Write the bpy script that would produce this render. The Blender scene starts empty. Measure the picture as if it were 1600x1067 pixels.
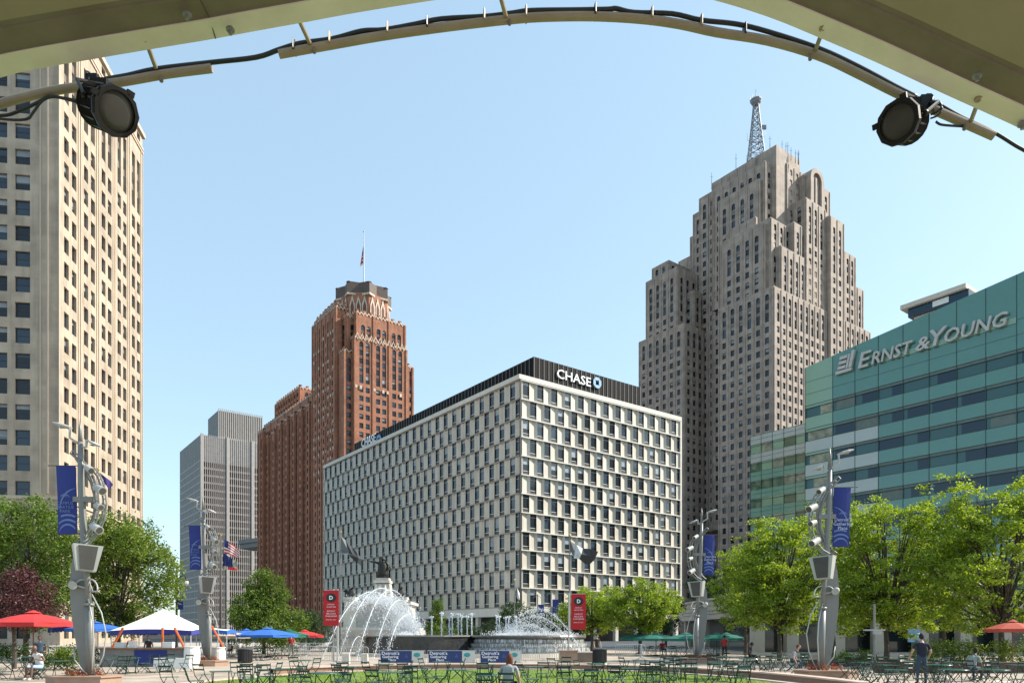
import bpy, bmesh, math, random
import numpy as np
from mathutils import Vector, Matrix
S = bpy.context.scene
C = S.collection
R = math.radians
# ---------------------------------------------------------------- camera
CZ = 1.9; F = 1140.0; CX = 800.0; HY = 988.0      # eye height, focal (photo px), optical centre, horizon row
cam = bpy.data.cameras.new('camera'); camo = bpy.data.objects.new('camera', cam); C.objects.link(camo)
camo.location = (0, 0, CZ); camo.rotation_euler = (R(90), 0, 0)
cam.sensor_width = 36; cam.lens = F/1600*36; cam.shift_y = (HY-533.5)/1600
cam.clip_start = .1; cam.clip_end = 5000
S.camera = camo
# ---------------------------------------------------------------- sky and sun
SUN_A = 9.0; SUN_E = 39.0                          # azimuth from +X towards +Y, elevation
w = bpy.data.worlds.new("World"); S.world = w; w.use_nodes = True
nt = w.node_tree; nt.nodes.clear()
sky = nt.nodes.new('ShaderNodeTexSky'); sky.sky_type = 'NISHITA'; sky.sun_disc = False
sky.sun_elevation = R(SUN_E); sky.sun_rotation = R(90-SUN_A)
sky.air_density = 1.0; sky.dust_density = 1.0; sky.ozone_density = 1.2
bg = nt.nodes.new('ShaderNodeBackground'); bg.inputs[1].default_value = .15
wo = nt.nodes.new('ShaderNodeOutputWorld')
tint = nt.nodes.new('ShaderNodeMixRGB'); tint.blend_type = 'MULTIPLY'; tint.inputs[0].default_value = 1; tint.inputs[2].default_value = (1.05, 1.07, .96, 1)
veil = nt.nodes.new('ShaderNodeMixRGB'); veil.inputs[0].default_value = .55; veil.inputs[2].default_value = (1.78, 2.50, 3.05, 1)   # constant pale blue mixed in to even out the sky's light
nt.links.new(sky.outputs[0], tint.inputs[1]); nt.links.new(tint.outputs[0], veil.inputs[1]); nt.links.new(veil.outputs[0], bg.inputs[0]); nt.links.new(bg.outputs[0], wo.inputs[0])
sl = bpy.data.lights.new('sun', 'SUN'); so = bpy.data.objects.new('sun', sl); C.objects.link(so)
sl.energy = 3.75; sl.angle = R(.5); sl.color = (1, .94, .84)
sd = Vector((math.cos(R(SUN_A))*math.cos(R(SUN_E)), math.sin(R(SUN_A))*math.cos(R(SUN_E)), math.sin(R(SUN_E))))
so.rotation_euler = sd.to_track_quat('Z', 'Y').to_euler(); so.location = (40, 0, 60)
S.view_settings.view_transform = 'Standard'; S.view_settings.look = 'None'
S.view_settings.exposure = 1.07; S.view_settings.gamma = 1
S.render.engine = 'CYCLES'
try: S.cycles.max_bounces = 6; S.cycles.transparent_max_bounces = 8
except Exception: pass

# ---------------------------------------------------------------- helpers
def P(px, py, Y):                                   # the point seen at a photo pixel, at distance Y
    return Vector(((px-CX)/F*Y, Y, CZ+(HY-py)/F*Y))
def XA(px, Y): return (px-CX)/F*Y
def ZA(py, Y): return CZ+(HY-py)/F*Y
def proj(p):
    return CX+F*p[0]/max(p[1], .1), HY-F*(p[2]-CZ)/max(p[1], .1)
_m = {}
def mat(name, col, rough=.6, col2=None, scale=3., metal=0., bump=0., bscale=None, spec=.5, trans=0., streak=False, detail=4., coat=0.):
    if name in _m: return _m[name]
    m = bpy.data.materials.new(name); m.use_nodes = True; _m[name] = m
    t = m.node_tree; b = t.nodes['Principled BSDF']
    b.inputs['Roughness'].default_value = rough; b.inputs['Metallic'].default_value = metal
    b.inputs['Specular IOR Level'].default_value = spec
    b.inputs['Coat Weight'].default_value = coat
    if col2 is None:
        col2 = tuple(c*.82 for c in col)
    tc = t.nodes.new('ShaderNodeTexCoord'); mp = t.nodes.new('ShaderNodeMapping')
    mp.inputs['Scale'].default_value = (1, 1, .18) if streak else (1, 1, 1)
    n = t.nodes.new('ShaderNodeTexNoise'); n.inputs['Scale'].default_value = scale; n.inputs['Detail'].default_value = detail
    n.inputs['Roughness'].default_value = .65
    r = t.nodes.new('ShaderNodeValToRGB'); r.color_ramp.elements[0].position = .32; r.color_ramp.elements[1].position = .68
    r.color_ramp.elements[0].color = (*col2, 1); r.color_ramp.elements[1].color = (*col, 1)
    t.links.new(tc.outputs['Object'], mp.inputs[0]); t.links.new(mp.outputs[0], n.inputs['Vector'])
    t.links.new(n.outputs[0], r.inputs[0]); t.links.new(r.outputs[0], b.inputs['Base Color'])
    if bump:
        n2 = t.nodes.new('ShaderNodeTexNoise'); n2.inputs['Scale'].default_value = bscale or scale*6
        bp = t.nodes.new('ShaderNodeBump'); bp.inputs['Strength'].default_value = bump; bp.inputs['Distance'].default_value = .05
        t.links.new(tc.outputs['Object'], n2.inputs['Vector']); t.links.new(n2.outputs[0], bp.inputs['Height']); t.links.new(bp.outputs[0], b.inputs['Normal'])
    if trans:
        b.inputs['Transmission Weight'].default_value = trans
    return m
def blockmat(name, col, col2, mortar, bw, bh, rough=.8, vert=None, msize=.012, bias=0., off=.5):
    """coursed masonry: brick texture laid on a wall whose horizontal run is given by vert (2-D unit vector), or on the ground (None)"""
    if name in _m: return _m[name]
    m = bpy.data.materials.new(name); m.use_nodes = True; _m[name] = m
    t = m.node_tree; b = t.nodes['Principled BSDF']; b.inputs['Roughness'].default_value = rough
    tc = t.nodes.new('ShaderNodeTexCoord'); sp = t.nodes.new('ShaderNodeSeparateXYZ'); cb = t.nodes.new('ShaderNodeCombineXYZ')
    t.links.new(tc.outputs['Object'], sp.inputs[0])
    if vert is None:
        t.links.new(sp.outputs[0], cb.inputs[0]); t.links.new(sp.outputs[1], cb.inputs[1])
    else:
        ad = t.nodes.new('ShaderNodeMath'); ad.operation = 'ADD'
        t.links.new(sp.outputs[0], ad.inputs[0]); t.links.new(sp.outputs[1], ad.inputs[1])
        t.links.new(ad.outputs[0], cb.inputs[0]); t.links.new(sp.outputs[2], cb.inputs[1])
    br = t.nodes.new('ShaderNodeTexBrick'); br.inputs['Scale'].default_value = 1; br.inputs['Brick Width'].default_value = bw
    br.inputs['Row Height'].default_value = bh; br.inputs['Mortar Size'].default_value = msize; br.offset = off
    br.inputs['Color1'].default_value = (*col, 1); br.inputs['Color2'].default_value = (*col2, 1); br.inputs['Mortar'].default_value = (*mortar, 1)
    br.inputs['Bias'].default_value = bias
    n = t.nodes.new('ShaderNodeTexNoise'); n.inputs['Scale'].default_value = .35; n.inputs['Detail'].default_value = 5
    t.links.new(tc.outputs['Object'], n.inputs['Vector'])
    mr = t.nodes.new('ShaderNodeMapRange'); mr.inputs[1].default_value = .3; mr.inputs[2].default_value = .7; mr.inputs[3].default_value = .74; mr.inputs[4].default_value = 1.12
    sm = t.nodes.new('ShaderNodeMapping'); sm.inputs['Scale'].default_value = (1.3, 1.3, .06); sn = t.nodes.new('ShaderNodeTexNoise'); sn.inputs['Scale'].default_value = 1.; sn.inputs['Detail'].default_value = 6
    t.links.new(tc.outputs['Object'], sm.inputs[0]); t.links.new(sm.outputs[0], sn.inputs['Vector'])
    sr = t.nodes.new('ShaderNodeMapRange'); sr.inputs[1].default_value = .35; sr.inputs[2].default_value = .6; sr.inputs[3].default_value = .84; sr.inputs[4].default_value = 1.03; t.links.new(sn.outputs[0], sr.inputs[0])
    m0 = t.nodes.new('ShaderNodeMath'); m0.operation = 'MULTIPLY'
    mx = t.nodes.new('ShaderNodeMixRGB'); mx.blend_type = 'MULTIPLY'; mx.inputs[0].default_value = 1
    t.links.new(n.outputs[0], mr.inputs[0]); t.links.new(cb.outputs[0], br.inputs['Vector'])
    t.links.new(mr.outputs[0], m0.inputs[0]); t.links.new(sr.outputs[0], m0.inputs[1]); t.links.new(br.outputs[0], mx.inputs[1]); t.links.new(m0.outputs[0], mx.inputs[2]); t.links.new(mx.outputs[0], b.inputs['Base Color'])
    return m
def leafmat(name, c1, c2, c3, tr=.45):
    if name in _m: return _m[name]
    m = bpy.data.materials.new(name); m.use_nodes = True; _m[name] = m
    t = m.node_tree; t.nodes.clear(); o = t.nodes.new('ShaderNodeOutputMaterial')
    g = t.nodes.new('ShaderNodeNewGeometry'); r = t.nodes.new('ShaderNodeValToRGB')
    r.color_ramp.elements[0].color = (*c1, 1); r.color_ramp.elements[1].color = (*c3, 1)
    e = r.color_ramp.elements.new(.5); e.color = (*c2, 1)
    d = t.nodes.new('ShaderNodeBsdfPrincipled'); d.inputs['Roughness'].default_value = .45; d.inputs['Specular IOR Level'].default_value = .35
    tl = t.nodes.new('ShaderNodeBsdfTranslucent'); mx = t.nodes.new('ShaderNodeMixShader'); mx.inputs[0].default_value = tr
    hs = t.nodes.new('ShaderNodeHueSaturation'); hs.inputs['Value'].default_value = 1.5; hs.inputs['Hue'].default_value = .485; hs.inputs['Saturation'].default_value = 1.1
    t.links.new(g.outputs['Random Per Island'], r.inputs[0]); t.links.new(r.outputs[0], d.inputs['Base Color'])
    t.links.new(r.outputs[0], hs.inputs['Color']); t.links.new(hs.outputs[0], tl.inputs[0])
    t.links.new(d.outputs[0], mx.inputs[1]); t.links.new(tl.outputs[0], mx.inputs[2]); t.links.new(mx.outputs[0], o.inputs[0])
    return m

class MB:                                            # collects polygons, builds ONE mesh object
    def __init__(s): s.v = []; s.f = []; s.m = []
    def poly(s, pts, mi=0):
        k = len(s.v); s.v += [tuple(p) for p in pts]; s.f.append(tuple(range(k, k+len(pts)))); s.m.append(mi)
    def box(s, c, sx, sy, sz, mi=0, ax=None, taper=1.):
        """c = centre of the bottom; ax = optional rotation about z"""
        ca, sa = (math.cos(ax), math.sin(ax)) if ax else (1, 0)
        k = len(s.v)
        for z, q in ((0, 1), (sz, taper)):
            for dx, dy in ((-1, -1), (1, -1), (1, 1), (-1, 1)):
                x = dx*sx/2*q; y = dy*sy/2*q
                s.v.append((c[0]+x*ca-y*sa, c[1]+x*sa+y*ca, c[2]+z))
        for f in ((3, 2, 1, 0), (4, 5, 6, 7), (0, 1, 5, 4), (1, 2, 6, 5), (2, 3, 7, 6), (3, 0, 4, 7)):
            s.f.append(tuple(k+i for i in f)); s.m.append(mi)
    def obox(s, o, d, e, z0, z1, mi=0):
        """box from 2-D origin o spanning 2-D vectors d and e, z0..z1"""
        a = (o[0], o[1]); b = (o[0]+d[0], o[1]+d[1]); c = (b[0]+e[0], b[1]+e[1]); g = (o[0]+e[0], o[1]+e[1])
        k = len(s.v)
        for z in (z0, z1):
            for q in (a, b, c, g): s.v.append((q[0], q[1], z))
        for f in ((3, 2, 1, 0), (4, 5, 6, 7), (0, 1, 5, 4), (1, 2, 6, 5), (2, 3, 7, 6), (3, 0, 4, 7)):
            s.f.append(tuple(k+i for i in f)); s.m.append(mi)
    def tube(s, pts, r, n=6, mi=0, caps=True):
        pts = [Vector(p) for p in pts]; rr = r if isinstance(r, (list, tuple)) else [r]*len(pts)
        k0 = len(s.v); prev = None
        for i, p in enumerate(pts):
            t = (pts[min(i+1, len(pts)-1)]-pts[max(i-1, 0)])
            if t.length < 1e-9: t = Vector((0, 0, 1))
            t.normalize()
            if prev is None:
                a = Vector((0, 0, 1)) if abs(t.z) < .9 else Vector((1, 0, 0))
                x = t.cross(a).normalized()
            else:
                x = (prev-t*prev.dot(t)); x = x.normalized() if x.length > 1e-6 else t.orthogonal().normalized()
            prev = x; y = t.cross(x)
            for j in range(n):
                an = 2*math.pi*j/n; s.v.append(tuple(p+x*math.cos(an)*rr[i]+y*math.sin(an)*rr[i]))
        for i in range(len(pts)-1):
            for j in range(n):
                a = k0+i*n+j; b = k0+i*n+(j+1) % n; s.f.append((a, b, b+n, a+n)); s.m.append(mi)
        if caps:
            s.f.append(tuple(k0+j for j in range(n))[::-1]); s.m.append(mi)
            s.f.append(tuple(k0+(len(pts)-1)*n+j for j in range(n))); s.m.append(mi)
    def lathe(s, c, prof, n=16, mi=0, sx=1., sy=1.):
        k0 = len(s.v)
        for r, z in prof:
            for j in range(n):
                a = 2*math.pi*j/n; s.v.append((c[0]+r*math.cos(a)*sx, c[1]+r*math.sin(a)*sy, c[2]+z))
        for i in range(len(prof)-1):
            for j in range(n):
                a = k0+i*n+j; b = k0+i*n+(j+1) % n; s.f.append((a, b, b+n, a+n)); s.m.append(mi)
        s.f.append(tuple(k0+j for j in range(n))[::-1]); s.m.append(mi)
        s.f.append(tuple(k0+(len(prof)-1)*n+j for j in range(n))); s.m.append(mi)
    def ball(s, c, r, n=8, mi=0, sz=1., sx=1., sy=1.):
        s.lathe(c, [(r*max(.02, math.sin(math.pi*i/n)), -r*math.cos(math.pi*i/n)*sz) for i in range(n+1)], n=n+2, mi=mi, sx=sx, sy=sy)
    def prism(s, pts, y0, y1, mi=0):
        """outline in x,z thickened along y"""
        k = len(s.v); n = len(pts)
        for y in (y0, y1):
            for p in pts: s.v.append((p[0], y, p[1]))
        s.f.append(tuple(range(k, k+n))); s.m.append(mi); s.f.append(tuple(range(k+n, k+2*n))[::-1]); s.m.append(mi)
        for i in range(n):
            j = (i+1) % n; s.f.append((k+i, k+n+i, k+n+j, k+j)); s.m.append(mi)
    def xform(s, M):
        s.v = [tuple(M @ Vector(p)) for p in s.v]; return s
    def build(s, name, mats, parent=None, smooth=False):
        me = bpy.data.meshes.new(name); me.from_pydata(s.v, [], s.f)
        if not isinstance(mats, (list, tuple)): mats = [mats]
        for m in mats: me.materials.append(m)
        if len(mats) > 1: me.polygons.foreach_set('material_index', s.m)
        if smooth: me.polygons.foreach_set('use_smooth', [True]*len(s.f))
        me.update()
        o = bpy.data.objects.new(name, me); C.objects.link(o)
        if parent is not None: o.parent = parent
        return o
def tag(o, label=None, cat=None, group=None, kind=None):
    if label: o['label'] = label
    if cat: o['category'] = cat
    if group: o['group'] = group
    if kind: o['kind'] = kind
    return o
def thing(name, label, cat, loc=(0, 0, 0), rz=0., group=None):
    o = bpy.data.objects.new(name, None); o.empty_display_size = .3; C.objects.link(o)
    o.location = loc; o.rotation_euler = (0, 0, rz)
    return tag(o, label, cat, group)
kids = {}
def dup(root, loc, rz=0., label=None, sc=1.):
    r = root.copy(); C.objects.link(r); r.location = loc; r.rotation_euler = (0, 0, rz); r.scale = (sc, sc, sc)
    if label: r['label'] = label
    if root.name not in kids: kids[root.name] = [(c, [g for g in bpy.data.objects if g.parent == c]) for c in bpy.data.objects if c.parent == root]
    for c, gs in kids[root.name]:
        n = c.copy(); C.objects.link(n); n.parent = r
        for g in gs:
            q = g.copy(); C.objects.link(q); q.parent = n
    return r
def text_mesh(name, s, size, mats, parent, M, ext=.02, shear=0., align='LEFT', sx=1., bold=0.):
    cu = bpy.data.curves.new(name, 'FONT'); cu.body = s; cu.size = size; cu.extrude = ext; cu.shear = shear; cu.align_x = align; cu.offset = bold
    cu.resolution_u = 2
    o = bpy.data.objects.new(name, cu); C.objects.link(o)
    dg = bpy.context.evaluated_depsgraph_get(); dg.update()
    me = bpy.data.meshes.new_from_object(o.evaluated_get(dg))
    wd = o.dimensions.x
    bpy.data.objects.remove(o)
    me.transform(Matrix.Diagonal((sx, 1, 1, 1))); me.transform(M)
    me.materials.clear(); me.materials.append(mats)
    n = bpy.data.objects.new(name, me); C.objects.link(n)
    if parent is not None: n.parent = parent
    return n, wd*sx
def plane_M(o, d, n):
    """matrix laying text on a vertical plane: origin o, run d (2-D), outward normal n (2-D)"""
    return Matrix(((d[0], 0, n[0], o[0]), (d[1], 0, n[1], o[1]), (0, 1, 0, o[2]), (0, 0, 0, 1)))

# the downtown street grid: U runs away to the left, V away to the right
_l = math.hypot(853, 1140); U = (-853/_l, 1140/_l); V = (1140/_l, 853/_l)
class Grid:
    def __init__(s, px, Y): s.X = XA(px, Y); s.Y = Y
    def pt(s, a, b): return (s.X+U[0]*a+V[0]*b, s.Y+U[1]*a+V[1]*b)
    def a(s, px, b=0.):
        r = (px-CX)/F; return (s.X+V[0]*b-r*(s.Y+V[1]*b))/(r*U[1]-U[0])
    def b(s, px, a=0.):
        r = (px-CX)/F; return (r*(s.Y+U[1]*a)-(s.X+U[0]*a))/(V[0]-V[1]*r)
    def z(s, a, b, py): return CZ+(HY-py)/F*s.pt(a, b)[1]
NV = (-V[0], -V[1]); NU = (-U[0], -U[1])             # outward normals of left-hand and right-hand faces

class Building:
    def __init__(s, name, label, cat, wallmats, winmats, limit_py=1000, style='sash'):
        s.root = thing(name, label, cat); s.w = MB(); s.wins = []; s.wm = wallmats; s.winm = winmats; s.lim = limit_py; s.style = style
        s.rng = random.Random(name)
    def facade(s, o, d, n, W, z0, z1, cols, rows, rev=.35, mask=None, mi=0, arch=False, strip_sp=1, recmi=None):
        """wall with real openings; cols = [(s0,s1)], rows = [(za,zb,kfloors)] from the bottom up"""
        w = s.w; pt = lambda q, z, dep=0.: (o[0]+d[0]*q-n[0]*dep, o[1]+d[1]*q-n[1]*dep, z)
        quad = lambda a, b, za, zb, m=mi: w.poly([pt(a, za), pt(b, za), pt(b, zb), pt(a, zb)], m)
        rm = mi if recmi is None else recmi
        zc = z0
        for ri, row in enumerate(rows):
            za, zb, kf = row if len(row) == 3 else (*row, 1)
            if za > zc+1e-4: quad(0, W, zc, za)
            x = 0.
            for ci, (a, b) in enumerate(cols):
                if mask and not mask(ci, ri): continue
                if a > x+1e-4: quad(x, a, za, zb)
                x = b
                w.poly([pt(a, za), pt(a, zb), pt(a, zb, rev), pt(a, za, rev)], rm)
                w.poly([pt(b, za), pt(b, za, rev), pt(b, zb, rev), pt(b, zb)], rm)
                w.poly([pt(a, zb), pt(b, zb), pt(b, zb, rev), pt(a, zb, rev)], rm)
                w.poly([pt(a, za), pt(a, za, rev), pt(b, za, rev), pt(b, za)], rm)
                if arch:
                    h = (b-a)*.5; c = (a+b)/2
                    for sg in (-1, 1):
                        pr = [(c+sg*h*math.sin(t), zb-h+h*math.cos(t)) for t in (0, .52, 1.05, 1.57)]
                        for (q0, y0), (q1, y1) in zip(pr, pr[1:]):
                            w.poly([pt(c+sg*h, zb, .02), pt(q0, y0, .02), pt(q1, y1, .02)], mi)
                fh = (zb-za)/kf
                for k in range(kf):
                    wa = za+k*fh+(fh*.36 if kf > 1 and k > 0 else 0); wb = za+(k+1)*fh
                    if kf > 1 and k > 0:
                        w.poly([pt(a, za+k*fh, rev*.6), pt(b, za+k*fh, rev*.6), pt(b, wa, rev*.6), pt(a, wa, rev*.6)], strip_sp)
                        w.poly([pt(a, wa, rev*.6), pt(b, wa, rev*.6), pt(b, wa, rev), pt(a, wa, rev)], strip_sp)
                    s.wins.append((pt, a, b, wa, wb, rev))
            if x < W-1e-4: quad(x, W, za, zb)
            zc = zb
        if zc < z1-1e-4: quad(0, W, zc, z1)
    def win_mesh(s, m, rec):
        pt, a, b, za, zb, rev = rec; g = s.rng
        st = s.style; fw = .07; dp = rev-.004
        wd = b-a; ht = zb-za
        # frame, proud of the glass
        for (q0, q1, y0, y1) in ((a, a+fw, za, zb), (b-fw, b, za, zb), (a+fw, b-fw, za, za+fw), (a+fw, b-fw, zb-fw, zb)):
            m.poly([pt(q0, y0, dp-.05), pt(q1, y0, dp-.05), pt(q1, y1, dp-.05), pt(q0, y1, dp-.05)], 0)
        mid = za+ht*.5
        if st == 'sash':
            m.poly([pt(a+fw, mid-.04, dp-.045), pt(b-fw, mid-.04, dp-.045), pt(b-fw, mid+.04, dp-.045), pt(a+fw, mid+.04, dp-.045)], 0)
        if st == 'panel':                            # small spandrel strip at the foot, light bar above it
            m.poly([pt(a, za+ht*.2, dp-.06), pt(b, za+ht*.2, dp-.06), pt(b, za+ht*.235, dp-.06), pt(a, za+ht*.235, dp-.06)], 4)
            m.poly([pt(a, zb-ht*.2, dp-.06), pt(b, zb-ht*.2, dp-.06), pt(b, zb-ht*.18, dp-.06), pt(a, zb-ht*.18, dp-.06)], 4)
        bl = g.random()
        gm = g.choice((1, 1, 1, 2))
        if bl < .45:                                  # a blind drawn part of the way down behind the glass
            zbld = zb-ht*g.uniform(.15, .6); bm = g.choice((3, 3, 2))
            m.poly([pt(a, za, dp), pt(b, za, dp), pt(b, zbld, dp), pt(a, zbld, dp)], gm)
            m.poly([pt(a, zbld, dp), pt(b, zbld, dp), pt(b, zb, dp), pt(a, zb, dp)], bm)
        else:
            m.poly([pt(a, za, dp), pt(b, za, dp), pt(b, zb, dp), pt(a, zb, dp)], gm)
    def finish(s, wall='wall', prefer=None):
        s.w.build(wall, s.wm, s.root)
        def score(r):
            p = r[0]((r[1]+r[2])/2, (r[3]+r[4])/2); x, y = proj(p)
            bad = not (0 < x < 1600 and 0 < y < s.lim)
            if prefer and not prefer(x, y): bad = True
            return (bad, p[1])
        s.wins.sort(key=score)
        for r in s.wins[:100]:
            m = MB(); s.win_mesh(m, r); m.build('window', s.winm, s.root)
        if len(s.wins) > 100:
            m = MB()
            for r in s.wins[100:]: s.win_mesh(m, r)
            tag(m.build('far_windows', s.winm, s.root), kind='stuff')
def fit_cols(W, pitch, ww, m0=None, m1=None):
    m0 = pitch*.25 if m0 is None else m0; m1 = m0 if m1 is None else m1
    n = max(1, int(round((W-m0-m1)/pitch))); p = (W-m0-m1)/n; f = min(ww, p*.75)
    return [(m0+p*(i+.5)-f/2, m0+p*(i+.5)+f/2) for i in range(n)]

def tower_box(B, G, a0, b0, a1, b1, z0, z1, fl, pitch, ww, wh, zoff=0., strip=0, mi=0, piers=None, left=True, right=True, rev=.35, top_blank=1.4, pc=None, arch=True, sp=1, cap=None, rmi=None, pair=0.):
    """one rectangular mass on the grid; windows on the two faces turned to the plaza"""
    p00 = G.pt(a0, b0); p10 = G.pt(a1, b0); p01 = G.pt(a0, b1); p11 = G.pt(a1, b1)
    w = B.w
    w.poly([(*p00, z1), (*p01, z1), (*p11, z1), (*p10, z1)], mi)
    w.poly([(*p10, z0), (*p11, z0), (*p11, z1), (*p10, z1)], mi)
    w.poly([(*p01, z0), (*p11, z0), (*p11, z1), (*p01, z1)], mi)
    rows = []
    k0 = math.ceil((z0-zoff+.3)/fl); k1 = math.floor((z1-top_blank-wh-zoff)/fl)
    ks = list(range(k0, k1+1))
    if strip and len(ks) > strip+1:
        for k in ks[:-strip]: rows.append((zoff+k*fl, zoff+k*fl+wh, 1))
        rows.append((zoff+ks[-strip]*fl, zoff+ks[-1]*fl+wh, strip))
    else:
        for k in ks: rows.append((zoff+k*fl, zoff+k*fl+wh, 1))
    for on, o, d, n, W in ((left, p00, U, NV, a1-a0), (right, p00, V, NU, b1-b0)):
        if not on or W < 1.5 or not rows:
            w.poly([(*o, z0), (o[0]+d[0]*W, o[1]+d[1]*W, z0), (o[0]+d[0]*W, o[1]+d[1]*W, z1), (*o, z1)], mi); continue
        cols = fit_cols(W, pitch, ww)
        if pair and len(cols) % 2 == 0: cols = [(a+pair, b+pair) if i % 2 == 0 else (a-pair, b-pair) for i, (a, b) in enumerate(cols)]
        B.facade(o, d, n, W, z0, z1, cols, rows[:-1] if arch and rows else rows, rev=rev, mi=mi, strip_sp=sp, recmi=rmi) if False else None
        if arch and rows:
            zs = rows[-1][0]-.2
            B.facade(o, d, n, W, z0, zs, cols, rows[:-1], rev=rev, mi=mi, strip_sp=sp, recmi=rmi)
            B.facade(o, d, n, W, zs, z1, cols, rows[-1:], rev=rev, mi=mi, arch=True, strip_sp=sp, recmi=rmi)
        else:
            B.facade(o, d, n, W, z0, z1, cols, rows, rev=rev, mi=mi, strip_sp=sp, recmi=rmi)
        if piers:
            pw, pd = piers
            xs = [0.35]+[(cols[i][1]+cols[i+1][0])/2 for i in range(len(cols)-1)]+[W-.35]
            for x in xs[::(pc or 1)]:
                q = (o[0]+d[0]*(x-pw/2), o[1]+d[1]*(x-pw/2))
                w.obox(q, (d[0]*pw, d[1]*pw), (n[0]*pd, n[1]*pd), z0+.01, z1-.35, mi)
    if cap:
        q = G.pt(a0-cap, b0-cap); L = a1-a0+2*cap; M = b1-b0+2*cap
        w.obox(q, (U[0]*L, U[1]*L), (V[0]*M, V[1]*M), z1+.003, z1+.4, mi)
# ================================================================ BUILDINGS
glass_d = mat('window_glass_dark', (.010, .013, .017), .08, (.016, .02, .026), .4, spec=.45)
glass_b = mat('window_glass_blue', (.025, .045, .07), .08, (.014, .028, .045), .3, spec=.6)
blind = mat('window_blind', (.30, .32, .33), .5, (.2, .22, .24), .5)
frame_dk = mat('window_frame_dark', (.045, .04, .035), .5)
frame_tan = mat('window_frame_tan', (.12, .10, .08), .5)
bar_white = mat('window_bar_white', (.6, .6, .58), .5)
WM = [frame_dk, glass_d, glass_b, blind, bar_white]

# ---- office block with the chequered facade
G1 = Grid(812, 149.); stone_w = mat('white_marble', (.60, .555, .475), .55, (.45, .40, .325), .6, streak=True)
stone_p = mat('white_stone_trim', (.66, .62, .55), .6, (.58, .54, .46), .4)
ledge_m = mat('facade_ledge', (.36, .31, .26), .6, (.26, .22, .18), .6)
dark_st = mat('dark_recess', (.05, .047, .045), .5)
B = Building('office_block', 'white office block with chequered panels and windows under a black roof screen', 'building',
             [stone_w, stone_p, dark_st, ledge_m], [frame_dk, mat('smoky_window_glass', (.03, .036, .042), .1, (.016, .02, .026), .6, spec=.6), mat('slate_window_glass', (.07, .095, .125), .1, (.02, .03, .045), .5, spec=.6), mat('pale_blind', (.36, .40, .42), .5, (.22, .25, .28), .5), bar_white], 950, 'panel')
LA = G1.a(507); LB = G1.b(1062); FH = 3.86; ZT = G1.z(0, 0, 593); ZR = G1.z(0, 0, 585); ZB = ZT-12*FH
for (d, n, W, nb, sh) in ((U, NV, LA, 27, 0), (V, NU, LB, 13, 1)):
    o = G1.pt(0, 0); p = W/nb; ww = p*(.44 if sh else .45)
    pt = lambda q, z, dep=0., o=o, d=d, n=n: (o[0]+d[0]*q-n[0]*dep, o[1]+d[1]*q-n[1]*dep, z)
    for f in range(12):
        zt = ZT-f*FH; za = zt-FH+.10; zb = zt-.10
        x0 = p*.22 + (p*.5 if f % 2 else 0)
        if not sh: x0 = p*.42 + (p*.5 if f % 2 else 0)
        xs = [x0+k*p-p for k in range(nb+2)]
        prev = 0.
        for x in xs+[W+9]:
            a = x; bnd = min(a, W)
            if a+ww < .15: continue
            s0 = prev; s1 = max(min(bnd, W), s0)
            if s1-s0 > .3:                            # folded marble panel, hollow in the middle
                cfold = s0+(s1-s0)*((.74 if sh else .55) if s1-s0 > 1.3 else .5); dd = (.36 if sh else .28) if s1-s0 > 1.3 else .06
                B.w.poly([pt(s0, za), pt(cfold, za, dd), pt(cfold, zb, dd), pt(s0, zb)], 0)
                B.w.poly([pt(cfold, za, dd), pt(s1, za), pt(s1, zb), pt(cfold, zb, dd)], 0)
            elif s1 > s0+.01:
                B.w.poly([pt(s0, za), pt(s1, za), pt(s1, zb), pt(s0, zb)], 0)
            if a > W-.2: break
            a0_ = max(a, 0.05); a1_ = min(a+ww, W-.05)
            for q in (a0_, a1_):
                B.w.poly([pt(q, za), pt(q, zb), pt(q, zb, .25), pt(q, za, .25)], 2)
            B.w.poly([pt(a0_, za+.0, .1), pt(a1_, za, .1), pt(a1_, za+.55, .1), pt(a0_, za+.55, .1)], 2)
            B.wins.append((lambda q, z, dep=0., pt=pt: pt(q, z, dep), a0_, a1_, za+.01, zb-.01, .25))
            prev = a1_
        # floor ledge, projecting
        q = pt(-.02 if sh else 0, 0); L = W+.02
    for f in range(13):
        zt = ZT-f*FH
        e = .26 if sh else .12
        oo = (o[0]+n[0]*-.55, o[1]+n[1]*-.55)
        B.w.obox(oo, (d[0]*W, d[1]*W), (n[0]*(.55+e), n[1]*(.55+e)), zt-.11, zt+.11, 1 if sh else 3)  # browner on the left face: its shade is put into the ledge colour
# corner post, far posts, parapet, roof, base band
B.w.obox((G1.pt(0, 0)[0]+NV[0]*.02+NU[0]*.3, G1.pt(0, 0)[1]+NV[1]*.02+NU[1]*.3), (U[0]*.30, U[1]*.30), (V[0]*.25, V[1]*.25), ZB, ZT, 2)
q = G1.pt(-.25, LB); B.w.obox(q, (U[0]*1.2, U[1]*1.2), (V[0]*.5, V[1]*.5), ZB-2, ZR, 1)
q = G1.pt(LA, -.1); B.w.obox(q, (U[0]*.5, U[1]*.5), (V[0]*1.2, V[1]*1.2), ZB-2, ZR, 1)
q = G1.pt(-.32, -.32); B.w.obox(q, (U[0]*(LA+.7), U[1]*(LA+.7)), (V[0]*(LB+.7), V[1]*(LB+.7)), ZT+.12, ZR+.0, 1)
q = G1.pt(.6, .6); B.w.obox(q, (U[0]*(LA-1.2), U[1]*(LA-1.2)), (V[0]*(LB-1.2), V[1]*(LB-1.2)), ZB-.5, ZT-.2, 2)
q = G1.pt(-.2, -.2); B.w.obox(q, (U[0]*(LA+.4), U[1]*(LA+.4)), (V[0]*(LB+.4), V[1]*(LB+.4)), ZB-1.9, ZB-.12, 1)
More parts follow.
